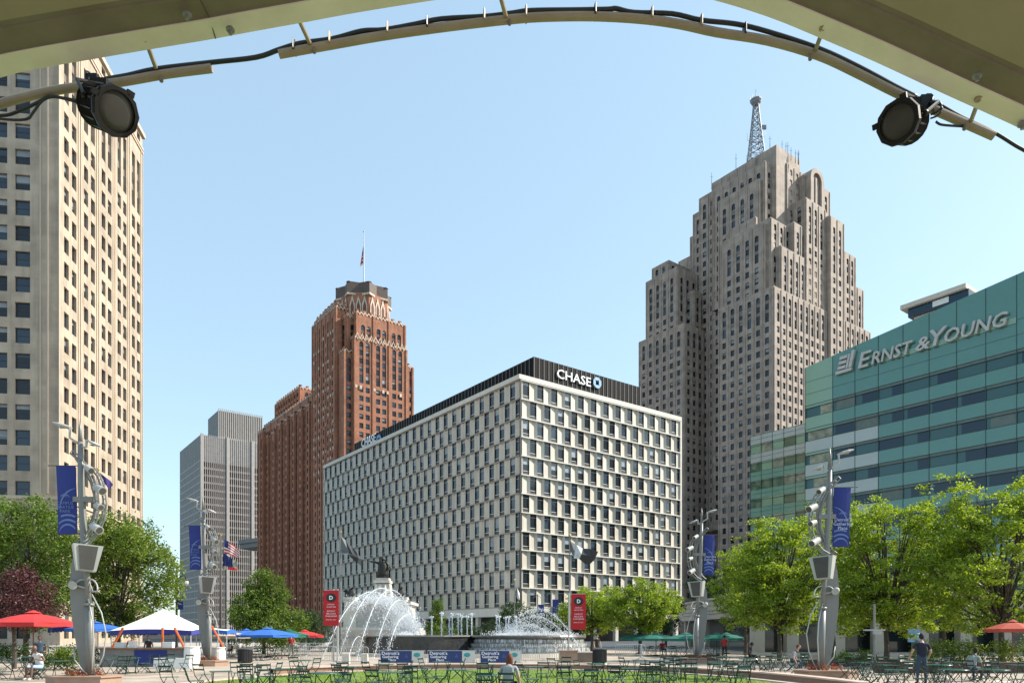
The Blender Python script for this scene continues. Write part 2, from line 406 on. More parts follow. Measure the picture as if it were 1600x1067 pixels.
q = G1.pt(5, 5); B.w.obox(q, (U[0]*(LA-10), U[1]*(LA-10)), (V[0]*(LB-10), V[1]*(LB-10)), 0, ZB-1.95, 2)
for i in range(14): B.w.obox(G1.pt(.3+i*(LA-1.4)/13, .3), (U[0]*.9, U[1]*.9), (V[0]*.9, V[1]*.9), 0, ZB-1.9, 1)
for i in range(1, 8): B.w.obox(G1.pt(.3, .3+i*(LB-1.4)/7), (U[0]*.9, U[1]*.9), (V[0]*.9, V[1]*.9), 0, ZB-1.9, 1)
B.finish()
scr_m = mat('black_roof_screen', (.008, .006, .006), .7, (.005, .004, .004), .8, spec=.15); fin_m = mat('screen_mullion', (.22, .21, .20), .5)
sa0 = 2.; sb0 = G1.b(834, sa0); sb1 = G1.b(1000, sa0); sa1 = G1.a(554, sb0); sz = G1.z(sa0, sb0, 557)
m = MB(); m.obox(G1.pt(sa0, sb0), (U[0]*(sa1-sa0), U[1]*(sa1-sa0)), (V[0]*(sb1-sb0), V[1]*(sb1-sb0)), ZR+.003, sz)
scr = m.build('roof_screen', scr_m, B.root)
m = MB()
nf = 24
for i in range(nf+1):
    q = G1.pt(sa0-.12, sb0+(sb1-sb0-.1)*i/nf); m.obox(q, (U[0]*.12, U[1]*.12), (V[0]*.09, V[1]*.09), ZR+.01, sz+.05)
nf2 = 64
for i in range(1, nf2+1):
    q = G1.pt(sa0+(sa1-sa0-.1)*i/nf2, sb0-.12); m.obox(q, (U[0]*.09, U[1]*.09), (V[0]*.06, V[1]*.06), ZR+.01, sz+.05)
m.build('mullions', fin_m, scr)
# CHASE signs
sign_w = mat('sign_white', (.85, .87, .88), .4); sign_bl = mat('sign_blue', (.10, .27, .52), .35); sign_lb = mat('sign_pale_blue', (.30, .50, .70), .35)
def octlogo(parent, M, r, mm):
    for k in range(4):
        m = MB(); t = k*math.pi/2
        pts = [(-.42, 1.), (.42, 1.), (.42, .40), (-.86, .40)] if False else [(-.42, 1.0), (.36, 1.0), (.36, .42), (-.98, .42)]
        c, s_ = math.cos(t), math.sin(t)
        pp = [(x*c-y*s_, x*s_+y*c) for x, y in pts]
        k0 = len(m.v)
        for z in (0, .12):
            for p in pp: m.v.append(tuple(M @ Vector((p[0]*r, p[1]*r, z))))
        m.f += [(0, 1, 2, 3), (7, 6, 5, 4)]+[(i, (i+1) % 4, (i+1) % 4+4, i+4) for i in range(4)]; m.m += [0]*6
        m.build('emblem_piece', mm, parent)
for nm, lab, side in (('roof_sign', 'white CHASE letters and pale blue octagon on the right side of the roof screen', 'R'),
                      ('roof_sign', 'CHASE letters and deep blue octagon on the far left of the roof screen', 'L')):
    if side == 'R':
        o2 = G1.pt(sa0-.3, G1.b(868, sa0)); zz = G1.z(sa0, G1.b(868, sa0), 590); wd = G1.b(921, sa0)-G1.b(868, sa0)
        dd, n_ = V, NU; oc = G1.pt(sa0-.3, G1.b(931.5, sa0)); zo = G1.z(sa0, G1.b(931, sa0), 598.5); rr = 1.2; hh = 2.0
    else:
        ae = G1.a(566, sb0); ab = G1.a(588, sb0); o2 = G1.pt(ae, sb0-.3); zz = G1.z(ae, sb0, 699.5); wd = ae-ab
        dd = (-U[0], -U[1]); n_ = NV; oc = G1.pt(G1.a(593.5, sb0), sb0-.3); zo = G1.z(G1.a(593.5, sb0), sb0, 687.5); rr = 1.5; hh = 2.4
    t = thing(nm, lab, 'sign', (o2[0], o2[1], zz), 0, 'bank signs on the roof screen')
    M = plane_M((0, 0, 0), dd, n_)
    ob, w0 = text_mesh('letters', 'CHASE', hh*1.38, sign_w, t, Matrix.Identity(4), ext=.08, bold=.02)
    ob.data.transform(Matrix.Diagonal((wd/w0, 1, 1, 1))); ob.data.transform(M)
    octlogo(t, Matrix.Translation((oc[0]-o2[0], oc[1]-o2[1], zo-zz)) @ M, rr, sign_lb if side == 'R' else sign_bl)

# ---- stepped limestone skyscraper on the right
lime = blockmat('tan_limestone', (.40, .32, .26), (.345, .275, .225), (.33, .262, .21), 2.4, 1.2, vert=1, msize=.02)
lime_sp = mat('limestone_spandrel', (.22, .18, .15), .7, (.16, .13, .11), 1.)
B = Building('stepped_skyscraper', 'tall tan stone skyscraper with stepped setbacks and arched upper windows', 'building', [lime, lime_sp], WM, 900)
G = Grid(1209, 240.)
def PB(ca=None, cb=None, px=None, py=0, L=None, Rr=None, z0=0., a1=None, b1=None, strip=3, **k):
    if ca is None and cb is not None and px is not None: ca = G.a(px, cb)
    if cb is None: cb = G.b(px, ca)
    if L: a1 = G.a(L, cb)
    if Rr: b1 = G.b(Rr, ca)
    tower_box(B, G, ca, cb, a1, b1, z0, G.z(ca, cb, py), 3.6, 3.45, 1.5, 2.05, zoff=.4, strip=strip, piers=(.42, .22), **k)
    return ca, cb, a1, b1
wz = lambda a, b, py: G.z(a, b, py)
PB(0, 0, py=446, L=1122, Rr=1360, strip=3)
PB(cb=.9, px=1193, py=348, L=1129, b1=14, z0=90, strip=3)
PB(ca=.8, px=1220, py=383, Rr=1349, a1=20, z0=90, strip=4)
PB(ca=1.3, px=1240, py=346, Rr=1335, a1=22, z0=100, strip=4)
PB(ca=.6, px=1259, py=308, Rr=1290, a1=22, z0=110, strip=4)
PB(ca=3, px=1204, py=339, a1=22, b1=30, z0=100, strip=3)
PB(cb=3.2, px=1180, py=338, L=1140, b1=20, z0=100, strip=3)
PB(ca=7, px=1209, py=277, a1=26, b1=30, z0=120, strip=2)
PB(cb=5, px=1185, py=279, L=1122, b1=24, z0=110, strip=3)
PB(ca=6, px=1229, py=254, a1=24, Rr=1262, z0=125, strip=1)
PB(ca=4, px=1256, py=273, Rr=1297, a1=25, z0=115, strip=2)
PB(cb=7, px=1195, py=251, L=1114, b1=26, z0=120, strip=2)
PB(ca=-1.0, px=1297, py=336, Rr=1319, a1=12, z0=60, strip=5)
PB(ca=0.2, px=1319, py=392, Rr=1337, a1=12, z0=60, strip=3)
pz = PB(cb=11, px=1213, py=226, L=1131, Rr=1250, z0=130, strip=1, left=False, right=False)
top_a, top_b = pz[0], pz[1]; top_z = G.z(pz[0], pz[1], 226); top_a1 = pz[2]; top_b1 = pz[3]
# shoulders on the far left of the tower
for L_, py_, cb_ in ((1112, 287, 10), (1092, 311, 12), (1082.5, 336, 13), (1078, 371, 14)):
    aL = G.a(L_, cb_); zt = G.z(aL, cb_, py_)
    tower_box(B, G, 14, cb_, aL, cb_+22, 40, zt, 3.6, 3.45, 1.5, 2.05, zoff=.4, strip=2, piers=(.42, .22), right=False)
aL = G.a(1078, 14.4); tower_box(B, G, 18, 14.4, G.a(1060, 14.4), 34, 0, G.z(G.a(1070, 14.4), 14.4, 404), 3.6, 3.45, 1.5, 2.05, zoff=.4, strip=2, right=False, piers=(.42, .22))
# left wing
PB(cb=0, px=1069, py=504, L=998, Rr=1118, strip=2)
PB(cb=.8, px=1058, py=416, L=1009, b1=20, z0=70, strip=4)
PB(cb=2.4, px=1045, py=406, L=1018.5, b1=24, z0=85, strip=3)
ca_ = G.a(1069, 0)+1; PB(ca=ca_, cb=None, px=1084, py=453, Rr=1104, a1=ca_+16, z0=70, strip=3)
# round-headed gable on the right-hand side
m = B.w; o = G.pt(1.8, 0); b0_ = G.b(1267, 1.8); b1_ = G.b(1288, 1.8); zt = G.z(1.8, (b0_+b1_)/2, 283); rr = (b1_-b0_)/2; cc = (b0_+b1_)/2
def ring(ri, ro, aa, th, mi):
    for i in range(12):
        t0 = math.pi*i/12; t1 = math.pi*(i+1)/12
        pf = [(cc-ro*math.cos(t0), zt+ro*math.sin(t0)), (cc-ro*math.cos(t1), zt+ro*math.sin(t1)), (cc-ri*math.cos(t1), zt+ri*math.sin(t1)), (cc-ri*math.cos(t0), zt+ri*math.sin(t0))]
        fr = [(*G.pt(aa, q), z) for q, z in pf]; bk = [(*G.pt(aa+th, q), z) for q, z in pf]
        m.poly(fr, mi); m.poly(bk, mi)
        for i2 in range(4): m.poly([fr[i2], fr[(i2+1) % 4], bk[(i2+1) % 4], bk[i2]], mi)
ring(rr*.62, rr, 1.8, 4, 0); ring(0.01, rr*.62, 2.6, 2, 1)
for q in (b0_, b1_-rr*.38): m.obox(G.pt(1.8, q), (U[0]*4, U[1]*4), (V[0]*rr*.38, V[1]*rr*.38), zt-16, zt, 0)
m.obox(G.pt(2.6, b0_+rr*.38), (U[0]*2, U[1]*2), (V[0]*rr*1.24, V[1]*rr*1.24), zt-16, zt, 1)
m.obox(G.pt(2.3, cc-.5), (U[0]*1, U[1]*1), (V[0]*1., V[1]*1.), zt-16, zt+rr*.3, 0)
B.finish(prefer=lambda x, y: not (y > 590 and x < 1065) and not (x > 1170 and y > 670) and not (x > 1258 and y > 575-.43*(x-1258)))
# lattice mast on its roof
steel = mat('galvanised_steel', (.26, .27, .29), .5, (.17, .18, .19), 2., metal=.2)
steel_lt = mat('pale_steel', (.62, .64, .66), .4, (.5, .52, .54), 2., metal=.2)
md = G.pt(top_a+18, top_b+14); mz0 = ZA(258, md[1]); mx = XA(1181, md[1]); mh = ZA(163, md[1])-mz0
mast = thing('radio_mast', 'lattice radio mast with a ball shaped top on the highest roof', 'mast', (mx, md[1], mz0-6))
mb = MB(); mh += 6
def wd_(t): return 5.4*(1-t)**1.15+1.5
N = 13
for i in range(N):
    t0, t1 = i/N, (i+1)/N; a, b2 = wd_(t0)/2, wd_(t1)/2
    cs = [(-1, -1), (1, -1), (1, 1), (-1, 1)]
    for j in range(4):
        c0, c1 = cs[j], cs[(j+1) % 4]
        mb.tube([(c0[0]*a, c0[1]*a, t0*mh), (c0[0]*b2, c0[1]*b2, t1*mh)], .17, 4)
        mb.tube([(c0[0]*a, c0[1]*a, t0*mh), (c1[0]*b2, c1[1]*b2, t1*mh)], .11, 4)
        mb.tube([(c1[0]*a, c1[1]*a, t0*mh), (c0[0]*b2, c0[1]*b2, t1*mh)], .11, 4)
        mb.tube([(c0[0]*a, c0[1]*a, t0*mh), (c1[0]*a, c1[1]*a, t0*mh)], .10, 4)
mb.build('lattice', steel, mast)
mb = MB(); mb.lathe((0, 0, mh-.5), [(.8, 0), (1.7, .8), (2.1, 1.7), (2.1, 2.0), (1.6, 2.2), (.3, 2.5)], 14)
for j in range(10):
    an = j*.628; mb.tube([(2.1*math.cos(an), 2.1*math.sin(an), mh+1.0), (2.2*math.cos(an), 2.2*math.sin(an), mh+2.7)], .08, 4)
mb.build('round_top', steel, mast)
mb = MB(); mb.tube([(0, 0, mh+2), (0, 0, mh+5.6)], [.2, .05], 5)
mb.box((2.9, -.5, mh*.66), 1.6, .5, 1.5)
for (q, z) in ((3.2, .55), (-3.4, .5), (2.9, .3), (-3.6, .22)): mb.tube([(0, 0, mh*z), (q, -.5, mh*z+.5), (q, -.5, mh*z+3)], .07, 4)
mb.build('antenna', steel, mast)
rg = random.Random(4)
for i, px in enumerate((1112, 1150, 1203, 1222, 1228, 1231, 1236, 1243, 1247, 1248)):
    aa = top_a+1 if px > 1200 else 6; Y = 258 if px < 1200 else 256
    py0 = 292 if px < 1120 else (268 if px < 1160 else 228+.55*(px-1213)+6); top = py0-rg.choice((16, 22, 28, 19))
    mb = MB(); mb.tube([(0, 0, -1), (0, 0, (py0-top)/F*Y)], [.13, .06], 5)
    mb.tube([(-.5, 0, (py0-top)/F*Y*.7), (.5, 0, (py0-top)/F*Y*.7)], .05, 4)
    o = mb.build('whip_antenna', steel, None); o.location = P(px, py0, Y)
    tag(o, ['leftmost whip antenna, on the low left shoulder of the tan skyscraper roof', 'whip antenna just left of the lattice mast', 'whip antenna just right of the lattice mast', 'whip antenna right behind the roof corner', 'tall whip antenna, second right of the roof corner', 'whip antenna, third right of the roof corner', 'whip antenna above the middle of the right roof edge', 'whip antenna near the right end of the roof', 'whip antenna, second last at the right roof end', 'last whip antenna at the right roof end'][i], 'antenna', 'whip antennas on the skyscraper roof')

# ---- orange brick skyscraper
brick = blockmat('orange_brick', (.42, .18, .10), (.33, .13, .072), (.30, .12, .066), .8, .4, vert=1, msize=.02)
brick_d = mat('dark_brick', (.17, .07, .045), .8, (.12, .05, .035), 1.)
cream = mat('cream_terracotta', (.66, .56, .45), .6, (.42, .29, .20), 1.2)
roofb = mat('brown_crown_stone', (.13, .09, .07), .7, (.085, .06, .05), .8)
B = Building('brick_skyscraper', 'orange brick skyscraper with cream zigzag ornament and an octagonal crown', 'building', [brick, brick_d, cream, roofb], WM, 900)
G = Grid(541, 290.)
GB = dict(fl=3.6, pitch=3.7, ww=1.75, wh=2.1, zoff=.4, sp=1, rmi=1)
def zig(a0, b0, a1, b1, z, h=1.0, step=1.5):
    """cream zigzag cresting along the two visible top edges"""
    for d, L, n, o in ((U, a1-a0, NV, G.pt(a0, b0)), (V, b1-b0, NU, G.pt(a0, b0))):
        k = max(1, int(L/step)); st = L/k
        for i in range(k):
            p = lambda q, zz, e=.15: (o[0]+d[0]*q+n[0]*e, o[1]+d[1]*q+n[1]*e, zz)
            B.w.poly([p(i*st, z-h*.5), p((i+.5)*st, z+.6*h), p((i+1)*st, z-h*.5), p((i+1)*st, z-h), p((i+.5)*st, z), p(i*st, z-h)], 2)
            B.w.poly([p((i+.15)*st, z-h, .0), p((i+.85)*st, z-h, .0), p((i+.5)*st, z+.35*h, .0)], 0)
        for i in range(0, k, 2):
            B.w.obox((o[0]+d[0]*(i*st), o[1]+d[1]*(i*st)), (d[0]*.7*st, d[1]*.7*st), (-n[0]*1.2, -n[1]*1.2), z, z+h*1.1, 0)
def gb(a0, b0, a1, b1, z0, z1, strip=4, z=True, piers=(.7, .35), **k):
    kk = dict(GB); kk.update(k)
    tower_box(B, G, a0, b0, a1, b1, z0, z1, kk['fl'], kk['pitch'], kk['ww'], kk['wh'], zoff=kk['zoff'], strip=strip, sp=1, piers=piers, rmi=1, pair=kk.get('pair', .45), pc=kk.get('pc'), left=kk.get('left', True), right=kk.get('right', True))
    if z: zig(a0, b0, a1, b1, z1)
aL = G.a(490, 0); bR = G.b(634, 0)
zT = G.z(0, 0, 484)
gb(0, 0, aL, bR, 0, zT-2, strip=4)                                         # core
gb(-3.2, G.b(553, -3.2), 6, G.b(636, -3.2), 0, G.z(-3.2, 4, 527), strip=5, pc=2)    # right-hand pavilion
gb(-2.2, G.b(556, -2.2), 6, G.b(634, -2.2), 90, zT-.5, strip=4, pc=2)
gb(3.5, -3, G.a(488, -3), 6, 0, G.z(20, -3, 500), strip=6, pitch=4.2, ww=1.0)
gb(-3.2, G.b(636, -3.2), 8, G.b(646, -3.2), 0, G.z(-3.2, 30, 575), strip=3)
gb(-1.8, G.b(537, -1.8), 5, G.b(553, -1.8), 0, G.z(-1.8, 0, 547), strip=3, left=False)
gb(4.5, -2.4, G.a(494, -2.4), 6, 100, G.z(14, -2.4, 486), strip=3, pitch=4.2, ww=1.0)
gb(8, -1.4, G.a(506, -1.4), 8, 110, G.z(10, -1.4, 476), strip=2, pitch=4.2, ww=1.0)
# cream chequers between the upper windows of the left-hand face
rg = random.Random(9)
o = G.pt(0, -3.1)
for i in range(9):
    for k in range(17):
        if rg.random() < .5:
            a = 5+i*2.5; z = zT-8-k*3.6-(a-4)*0
            q = G.pt(a, -3.12); B.w.obox(q, (U[0]*1.0, U[1]*1.0), (NV[0]*.12, NV[1]*.12), z, z+1.3, 2)
for i in range(3):
    for k in range(30):
        a = 7+i*7.6; q = G.pt(a, -3.1); B.w.obox(q, (U[0]*.8, U[1]*.8), (NV[0]*.12, NV[1]*.12), zT-66-k*3.6*1.0, zT-65-k*3.6, 2) if k % 2 else None
# a band of cream ornament under the upper stage on the right-hand side
bb0 = G.b(553, -3.3); bb1 = G.b(636, -3.3); zb_ = G.z(-3.3, 4, 527)
for i in range(12):
    b = bb0+(bb1-bb0)*(i+.2)/12; q = G.pt(-3.7, b)
    B.w.poly([(*G.pt(-3.75, b), zb_-1), (*G.pt(-3.75, b+1.0), zb_+1.3), (*G.pt(-3.75, b+2.0), zb_-1), (*G.pt(-3.75, b+2.1), zb_-.6), (*G.pt(-3.75, b+1.0), zb_+1.9), (*G.pt(-3.75, b-.1), zb_-.6)], 2)
    z2 = G.z(-3.3, 4, 527)-20.3
    if i % 6 in (0, 1, 4): B.w.obox(G.pt(-3.65, b), (U[0]*.3, U[1]*.3), (V[0]*.9, V[1]*.9), z2, z2+1.3, 2)
# long wing stepping back on the left
aw = G.a(412, 1); zw = G.z(aL, 1, 606)
gb(aL-2, 1, aw, 16, 0, zw-1.5, strip=3, pc=3, pitch=3.3, ww=1.35, right=False)
for i in range(7):
    a0_ = aL+4+i*(aw-aL-6)/7; gb(a0_, -.2, a0_+(aw-aL)/14, 2, 0, zw-6-(2.2 if i > 4 else 0), strip=2, z=True, pitch=2.6, ww=1.2)
a5 = G.a(468, 7); a6 = G.a(430, 7); gb(a5, 7, a6, 14, zw-8, G.z(a5, 7, 604), strip=1)
gb(aw-7, -1.6, aw+.5, 10, 0, zw-5, strip=2, pitch=3.0, ww=1.2)
# crown: octagon with dark brown cornice over a cream arcade
cc = G.pt(G.a(552, 9)*1+9, 13); Yc = 304.; cx_ = XA(568.5, Yc); z0c = ZA(508, Yc); z1c = ZA(467, Yc); rr = XA(611, Yc)-cx_
def octa(rad, za, zb, mi, rot=.39, sq=1.):
    k = [(cx_+rad*math.cos(rot+j*math.pi/4)*(1 if j % 2 else sq), Yc+rad*math.sin(rot+j*math.pi/4)*(1 if j % 2 else sq)) for j in range(8)]
    for j in range(8):
        a, b = k[j], k[(j+1) % 8]; B.w.poly([(*a, za), (*b, za), (*b, zb), (*a, zb)], mi)
    B.w.poly([(*p, zb) for p in k], mi); return k
octa(rr*.95, z0c-6, z1c-2.0, 0)
def star(rad, za, zb, mi):
    k = [(cx_+rad*(1 if j % 2 else .80)*math.cos(j*math.pi/8), Yc+rad*(1 if j % 2 else .80)*math.sin(j*math.pi/8)) for j in range(16)]
    for j in range(16):
        a, b = k[j], k[(j+1) % 16]; B.w.poly([(*a, za), (*b, za), (*b, zb), (*a, zb)], mi)
    B.w.poly([(*p, zb) for p in k], mi); B.w.poly([(*p, za) for p in k], mi)
star(rr*1.02, z1c-2.2, z1c+2.0, 3); star(rr*.9, z1c+2.0, z1c+2.9, 3); star(rr*1.05, z1c-3.0, z1c-2.2, 2)
kk = [(cx_+rr*.96*math.cos(.39+j*math.pi/4), Yc+rr*.96*math.sin(.39+j*math.pi/4)) for j in range(8)]
for i in range(8):                                   # turrets on the crown's corners
    an = .39+i*math.pi/4; B.w.lathe((cx_+rr*.93*math.cos(an), Yc+rr*.93*math.sin(an), z1c+2.2), [(1.2, 0), (.6, .5 if i % 2 else .2)], 6, 3)
for j in range(8):
    a, b = kk[j], kk[(j+1) % 8]
    nx, ny = (b[1]-a[1]), -(b[0]-a[0]); l = math.hypot(nx, ny); nx, ny = nx/l*.2, ny/l*.2
    q = lambda t, z: (a[0]+(b[0]-a[0])*t+nx, a[1]+(b[1]-a[1])*t+ny, z)
    for i in range(3):
        t0, t1 = .06+i*.3, .06+i*.3+.26; tm = (t0+t1)/2; zl, zh = z0c-1, z1c-3.1
        B.w.poly([q(t0, zl), q(t0+.05, zl), q(t0+.05, (zl+zh)/2), q(tm, zh-2.0), q(tm, zh), q(t0, (zl+zh)/2+.6)], 2)
        B.w.poly([q(t1, zl), q(t1-.05, zl), q(t1-.05, (zl+zh)/2), q(tm, zh-2.0), q(tm, zh), q(t1, (zl+zh)/2+.6)], 2)
        B.w.poly([q(t0+.05, zl+1), q(t1-.05, zl+1), q(t1-.05, (zl+zh)/2), q(tm, zh-2.5), q(t0+.05, (zl+zh)/2)], 1)
        B.w.poly([q(t0, zl), q(t1, zl), q(t1, zl+.9), q(t0, zl+.9)], 2)
B.finish(prefer=lambda x, y: not (x > 505 and y > 705-.45*(x-520)))
fp = thing('roof_flagpole', 'tall white flagpole on the crown of the brick skyscraper', 'flagpole', (cx_, Yc, z1c+2.2))
mb = MB(); hh = ZA(363, Yc)-z1c-2.2; mb.tube([(0, 0, 0), (0, 0, hh)], [.35, .14], 8); mb.ball((0, 0, hh+.3), .4, 6); mb.build('pole', steel_lt, fp)
flag_r = mat('flag_red', (.55, .03, .04), .8); flag_w = mat('flag_white', (.75, .74, .72), .8); flag_bl = mat('flag_navy', (.02, .03, .14), .8)
mb = MB()
for i in range(10):
    z = hh-6-i*.75; x = -.2-.12*i; mb.poly([(x, -.2, z), (-.2, 0, z), (-.2, 0, z-.7), (x-.3, -.3+.3*(i % 2), z-1.6)], 2 if i < 4 else i % 2)
fl = mb.build('roof_flag', [flag_r, flag_w, flag_bl]); fl.location = (cx_, Yc, z1c+2.2)
tag(fl, 'limp striped flag hanging near the top of the skyscraper flagpole', 'flag')

# ---- grey tower of slender ribs
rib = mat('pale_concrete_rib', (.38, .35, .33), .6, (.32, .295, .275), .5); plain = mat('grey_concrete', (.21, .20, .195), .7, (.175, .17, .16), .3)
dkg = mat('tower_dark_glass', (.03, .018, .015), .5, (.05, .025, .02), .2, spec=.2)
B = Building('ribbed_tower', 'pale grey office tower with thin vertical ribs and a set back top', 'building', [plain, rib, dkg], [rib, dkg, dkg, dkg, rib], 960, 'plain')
G = Grid(313, 410.); a1 = G.a(281, 0); b1 = G.b(430, 0); zt = G.z(0, 0, 679)
fl = 4.05; zo = zt-14.5
rows = [(zo-(k+1)*fl+.75, zo-k*fl-.35, 1) for k in range(26)][::-1]
n3 = 3; bw = b1/3.0
cols = []
for j in range(3):
    cols.append((j*bw+1.4, (j+1)*bw-.5))
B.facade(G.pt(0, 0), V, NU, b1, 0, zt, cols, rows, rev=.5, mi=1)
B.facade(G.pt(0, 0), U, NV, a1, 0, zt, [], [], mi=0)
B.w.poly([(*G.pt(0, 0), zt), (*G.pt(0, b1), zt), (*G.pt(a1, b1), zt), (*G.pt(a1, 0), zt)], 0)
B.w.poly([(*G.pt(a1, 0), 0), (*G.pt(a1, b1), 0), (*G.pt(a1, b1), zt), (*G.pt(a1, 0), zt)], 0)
for j in range(3):                                    # ribs
    for i in range(12):
        b = j*bw+1.5+i*(bw-1.9)/11; B.w.obox(G.pt(-.3, b), (U[0]*.31, U[1]*.31), (V[0]*.34, V[1]*.34), 0, zt+.6, 1)
    B.w.obox(G.pt(-.9, j*bw), (U[0]*.9, U[1]*.9), (V[0]*1.4, V[1]*1.4), 0, zt+.8, 1)
for i in range(1, 4): B.w.obox(G.pt(a1*i/4, -.12), (U[0]*.5, U[1]*.5), (V[0]*.12, V[1]*.12), 0, zt, 1)
for k in range(26): B.w.obox(G.pt(0, -.10), (U[0]*a1, U[1]*a1), (V[0]*.10, V[1]*.10), zo-k*fl-.2, zo-k*fl+.45, 1)
G2 = Grid(341, 420.); a2 = G2.a(325, 0); b2 = G2.b(410, 0); z2 = G2.z(0, 0, 641)
B.w.obox(G2.pt(0, 0), (U[0]*a2, U[1]*a2), (V[0]*b2, V[1]*b2), zt-2, z2, 0)
for i in range(24): B.w.obox(G2.pt(-.5, i*(b2-.5)/23), (U[0]*.5, U[1]*.5), (V[0]*.5, V[1]*.5), zt-2, z2+1.2, 1)
B.finish()

# ---- cream office building on the left
cream_st = blockmat('cream_stone', (.46, .37, .28), (.42, .34, .255), (.385, .31, .235), 1.9, .95, vert=1, msize=.012)
B = Building('cream_office_tower', 'tall cream stone office tower with paired sash windows', 'building', [cream_st, mat('cream_stone_trim', (.53, .43, .33), .7, (.46, .37, .28), .5), lime_sp], WM, 830)
D1 = (-.139, .990); D2 = (-.990, -.139); N1 = (.990, .139); N2 = (.139, -.990)   # recedes / runs left off the frame
Yf = 110.; O1 = (XA(93.5, Yf), Yf); zr = 99.5
r = (222.5-CX)/F; L1 = (r*O1[1]-O1[0])/(D1[0]-r*D1[1])
fl = 3.82; w1 = 1.25; wh = 2.4
z_first = ZA(735, Yf)                                 # foot of the lowest window row seen
cols = []
bay = L1/5.0
for j in range(5): cols += [(j*bay+bay*.20, j*bay+bay*.20+1.55), (j*bay+bay*.58, j*bay+bay*.58+1.55)]
rows = [(z_first-.7+k*fl, z_first-.7+k*fl+wh, 1) for k in range(-1, 20)]
rows = [q for q in rows if q[1] < zr-18]
B.facade(O1, D1, N1, L1, z_first-6, rows[-1][1]+.5, cols, rows, rev=.45)
zz = rows[-1][1]+.5
B.facade(O1, D1, N1, L1, zz, zz+14, cols, [(zz+1.2, zz+11.4, 3)], rev=.6, strip_sp=2)
B.facade(O1, D1, N1, L1, zz+14, zr, cols, [(zz+15.2, zz+17.0, 1)], rev=.45)
W2 = 40.
cols2 = []
for j in range(5): c = 4.4+j*8.; cols2 += [(c-.25, c+1.85), (c+2.9, c+5.0)]
rows2 = [(z_first-.2+k*fl, z_first-.2+k*fl+2.3, 1) for k in range(-1, 24)]
B.facade(O1, D2, N2, W2, z_first-6, zr, cols2, [q for q in rows2 if q[1] < zr-3], rev=.35)
B.w.poly([(*O1, zr), (O1[0]+D1[0]*L1, O1[1]+D1[1]*L1, zr), (O1[0]+D1[0]*L1+D2[0]*W2, O1[1]+D1[1]*L1+D2[1]*W2, zr), (O1[0]+D2[0]*W2, O1[1]+D2[1]*W2, zr)], 1)
pE = (O1[0]+D1[0]*L1, O1[1]+D1[1]*L1); B.w.poly([(*pE, 0), (pE[0]+D2[0]*W2, pE[1]+D2[1]*W2, 0), (pE[0]+D2[0]*W2, pE[1]+D2[1]*W2, zr), (*pE, zr)], 0)
zb = z_first-6                                         # lower storeys, with cornice and round medallions
B.facade(O1, D1, N1, L1, 0, zb, cols, [(1, 5, 1), (zb-9.5, zb-3.5, 1)], rev=.5)
B.facade(O1, D2, N2, W2, 0, zb, cols2, [(1, 5, 1), (zb-9.5, zb-3.5, 1)], rev=.5)
def corn(z, h, e):
    q = (O1[0]+N1[0]*e+N2[0]*e, O1[1]+N1[1]*e+N2[1]*e)
    B.w.obox(q, (D1[0]*(L1+2*e), D1[1]*(L1+2*e)), (-N1[0]*e*1.5, -N1[1]*e*1.5), z, z+h, 1)
    B.w.obox((q[0]-N1[0]*e*1.5, q[1]-N1[1]*e*1.5), (D2[0]*W2, D2[1]*W2), (-N2[0]*e*1.5, -N2[1]*e*1.5), z, z+h, 1)
corn(zb+1.6, .5, .25); corn(zb-2.4, .8, .4); corn(zr-.05, .8, .45); corn(zr-2.6, .4, .2); corn(zz+14.2, .35, .2)
for j in range(6):                                     # slim pilaster strips on the sunlit side
    for e in (0, .85) if j else (.5,):
        q = (O1[0]+D1[0]*(min(j*bay, L1-.3)-e), O1[1]+D1[1]*(min(j*bay, L1-.3)-e))
        B.w.obox(q, (D1[0]*.22, D1[1]*.22), (N1[0]*.14, N1[1]*.14), zb+2.5, zr-3, 1)
for c in (2.6, 10.6, 18.6):
    for e in (0, 1.):
        q = (O1[0]+D2[0]*(c+e-1.), O1[1]+D2[1]*(c+e-1.)); B.w.obox(q, (D2[0]*.2, D2[1]*.2), (N2[0]*.1, N2[1]*.1), zb+2.5, zr-3, 1)
    q = (O1[0]+D2[0]*(c-1.4)+N2[0]*.2, O1[1]+D2[1]*(c-1.4)+N2[1]*.2); B.w.ball((*q, zb-4.6), .7, 8, 1, sy=.3)
B.finish()

# ---- green glass building on the right
def glassmat(name, col, rough, metal=0., spec=.6, wob=.0):
    m = mat(name, col, rough, tuple(c*.92 for c in col), .25, metal=metal, spec=spec, bump=wob, bscale=.22); return m
teal = glassmat('teal_spandrel_glass', (.06, .20, .16), .10, 0, .9, .25); teal2 = glassmat('pale_green_glass', (.20, .34, .22), .10, 0, .9, .2)
wht = glassmat('grey_white_glass', (.38, .42, .39), .15, 0, .8, .1); navy = glassmat('navy_window_glass', (.008, .028, .05), .05, 0, .45, .15)
tealw = glassmat('teal_window_glass', (.02, .085, .085), .06, 0, .6, .15); shade_m = mat('roller_shade', (.12, .16, .14), .4, (.09, .12, .11), 1.); line_m = mat('curtain_wall_joint', (.03, .06, .055), .5)
cream_i = mat('pale_interior', (.36, .36, .26), .3, (.12, .13, .09), .8)
gb_ = thing('glass_office_building', 'teal green glass office building with a roof edge that slopes up to the right', 'building')
Gk = Grid(1258, 120.); T = (-U[0], -U[1])              # T runs towards the camera
LT = 66.
def rz(t): return 45.4+3.6*t/31.
w = MB(); pt = lambda t, z, e=0.: (Gk.X+T[0]*t+NV[0]*e, Gk.Y+T[1]*t+NV[1]*e, z)
ts = [0, 4.77]+[4.77+3.63*k for k in range(1, 18)]
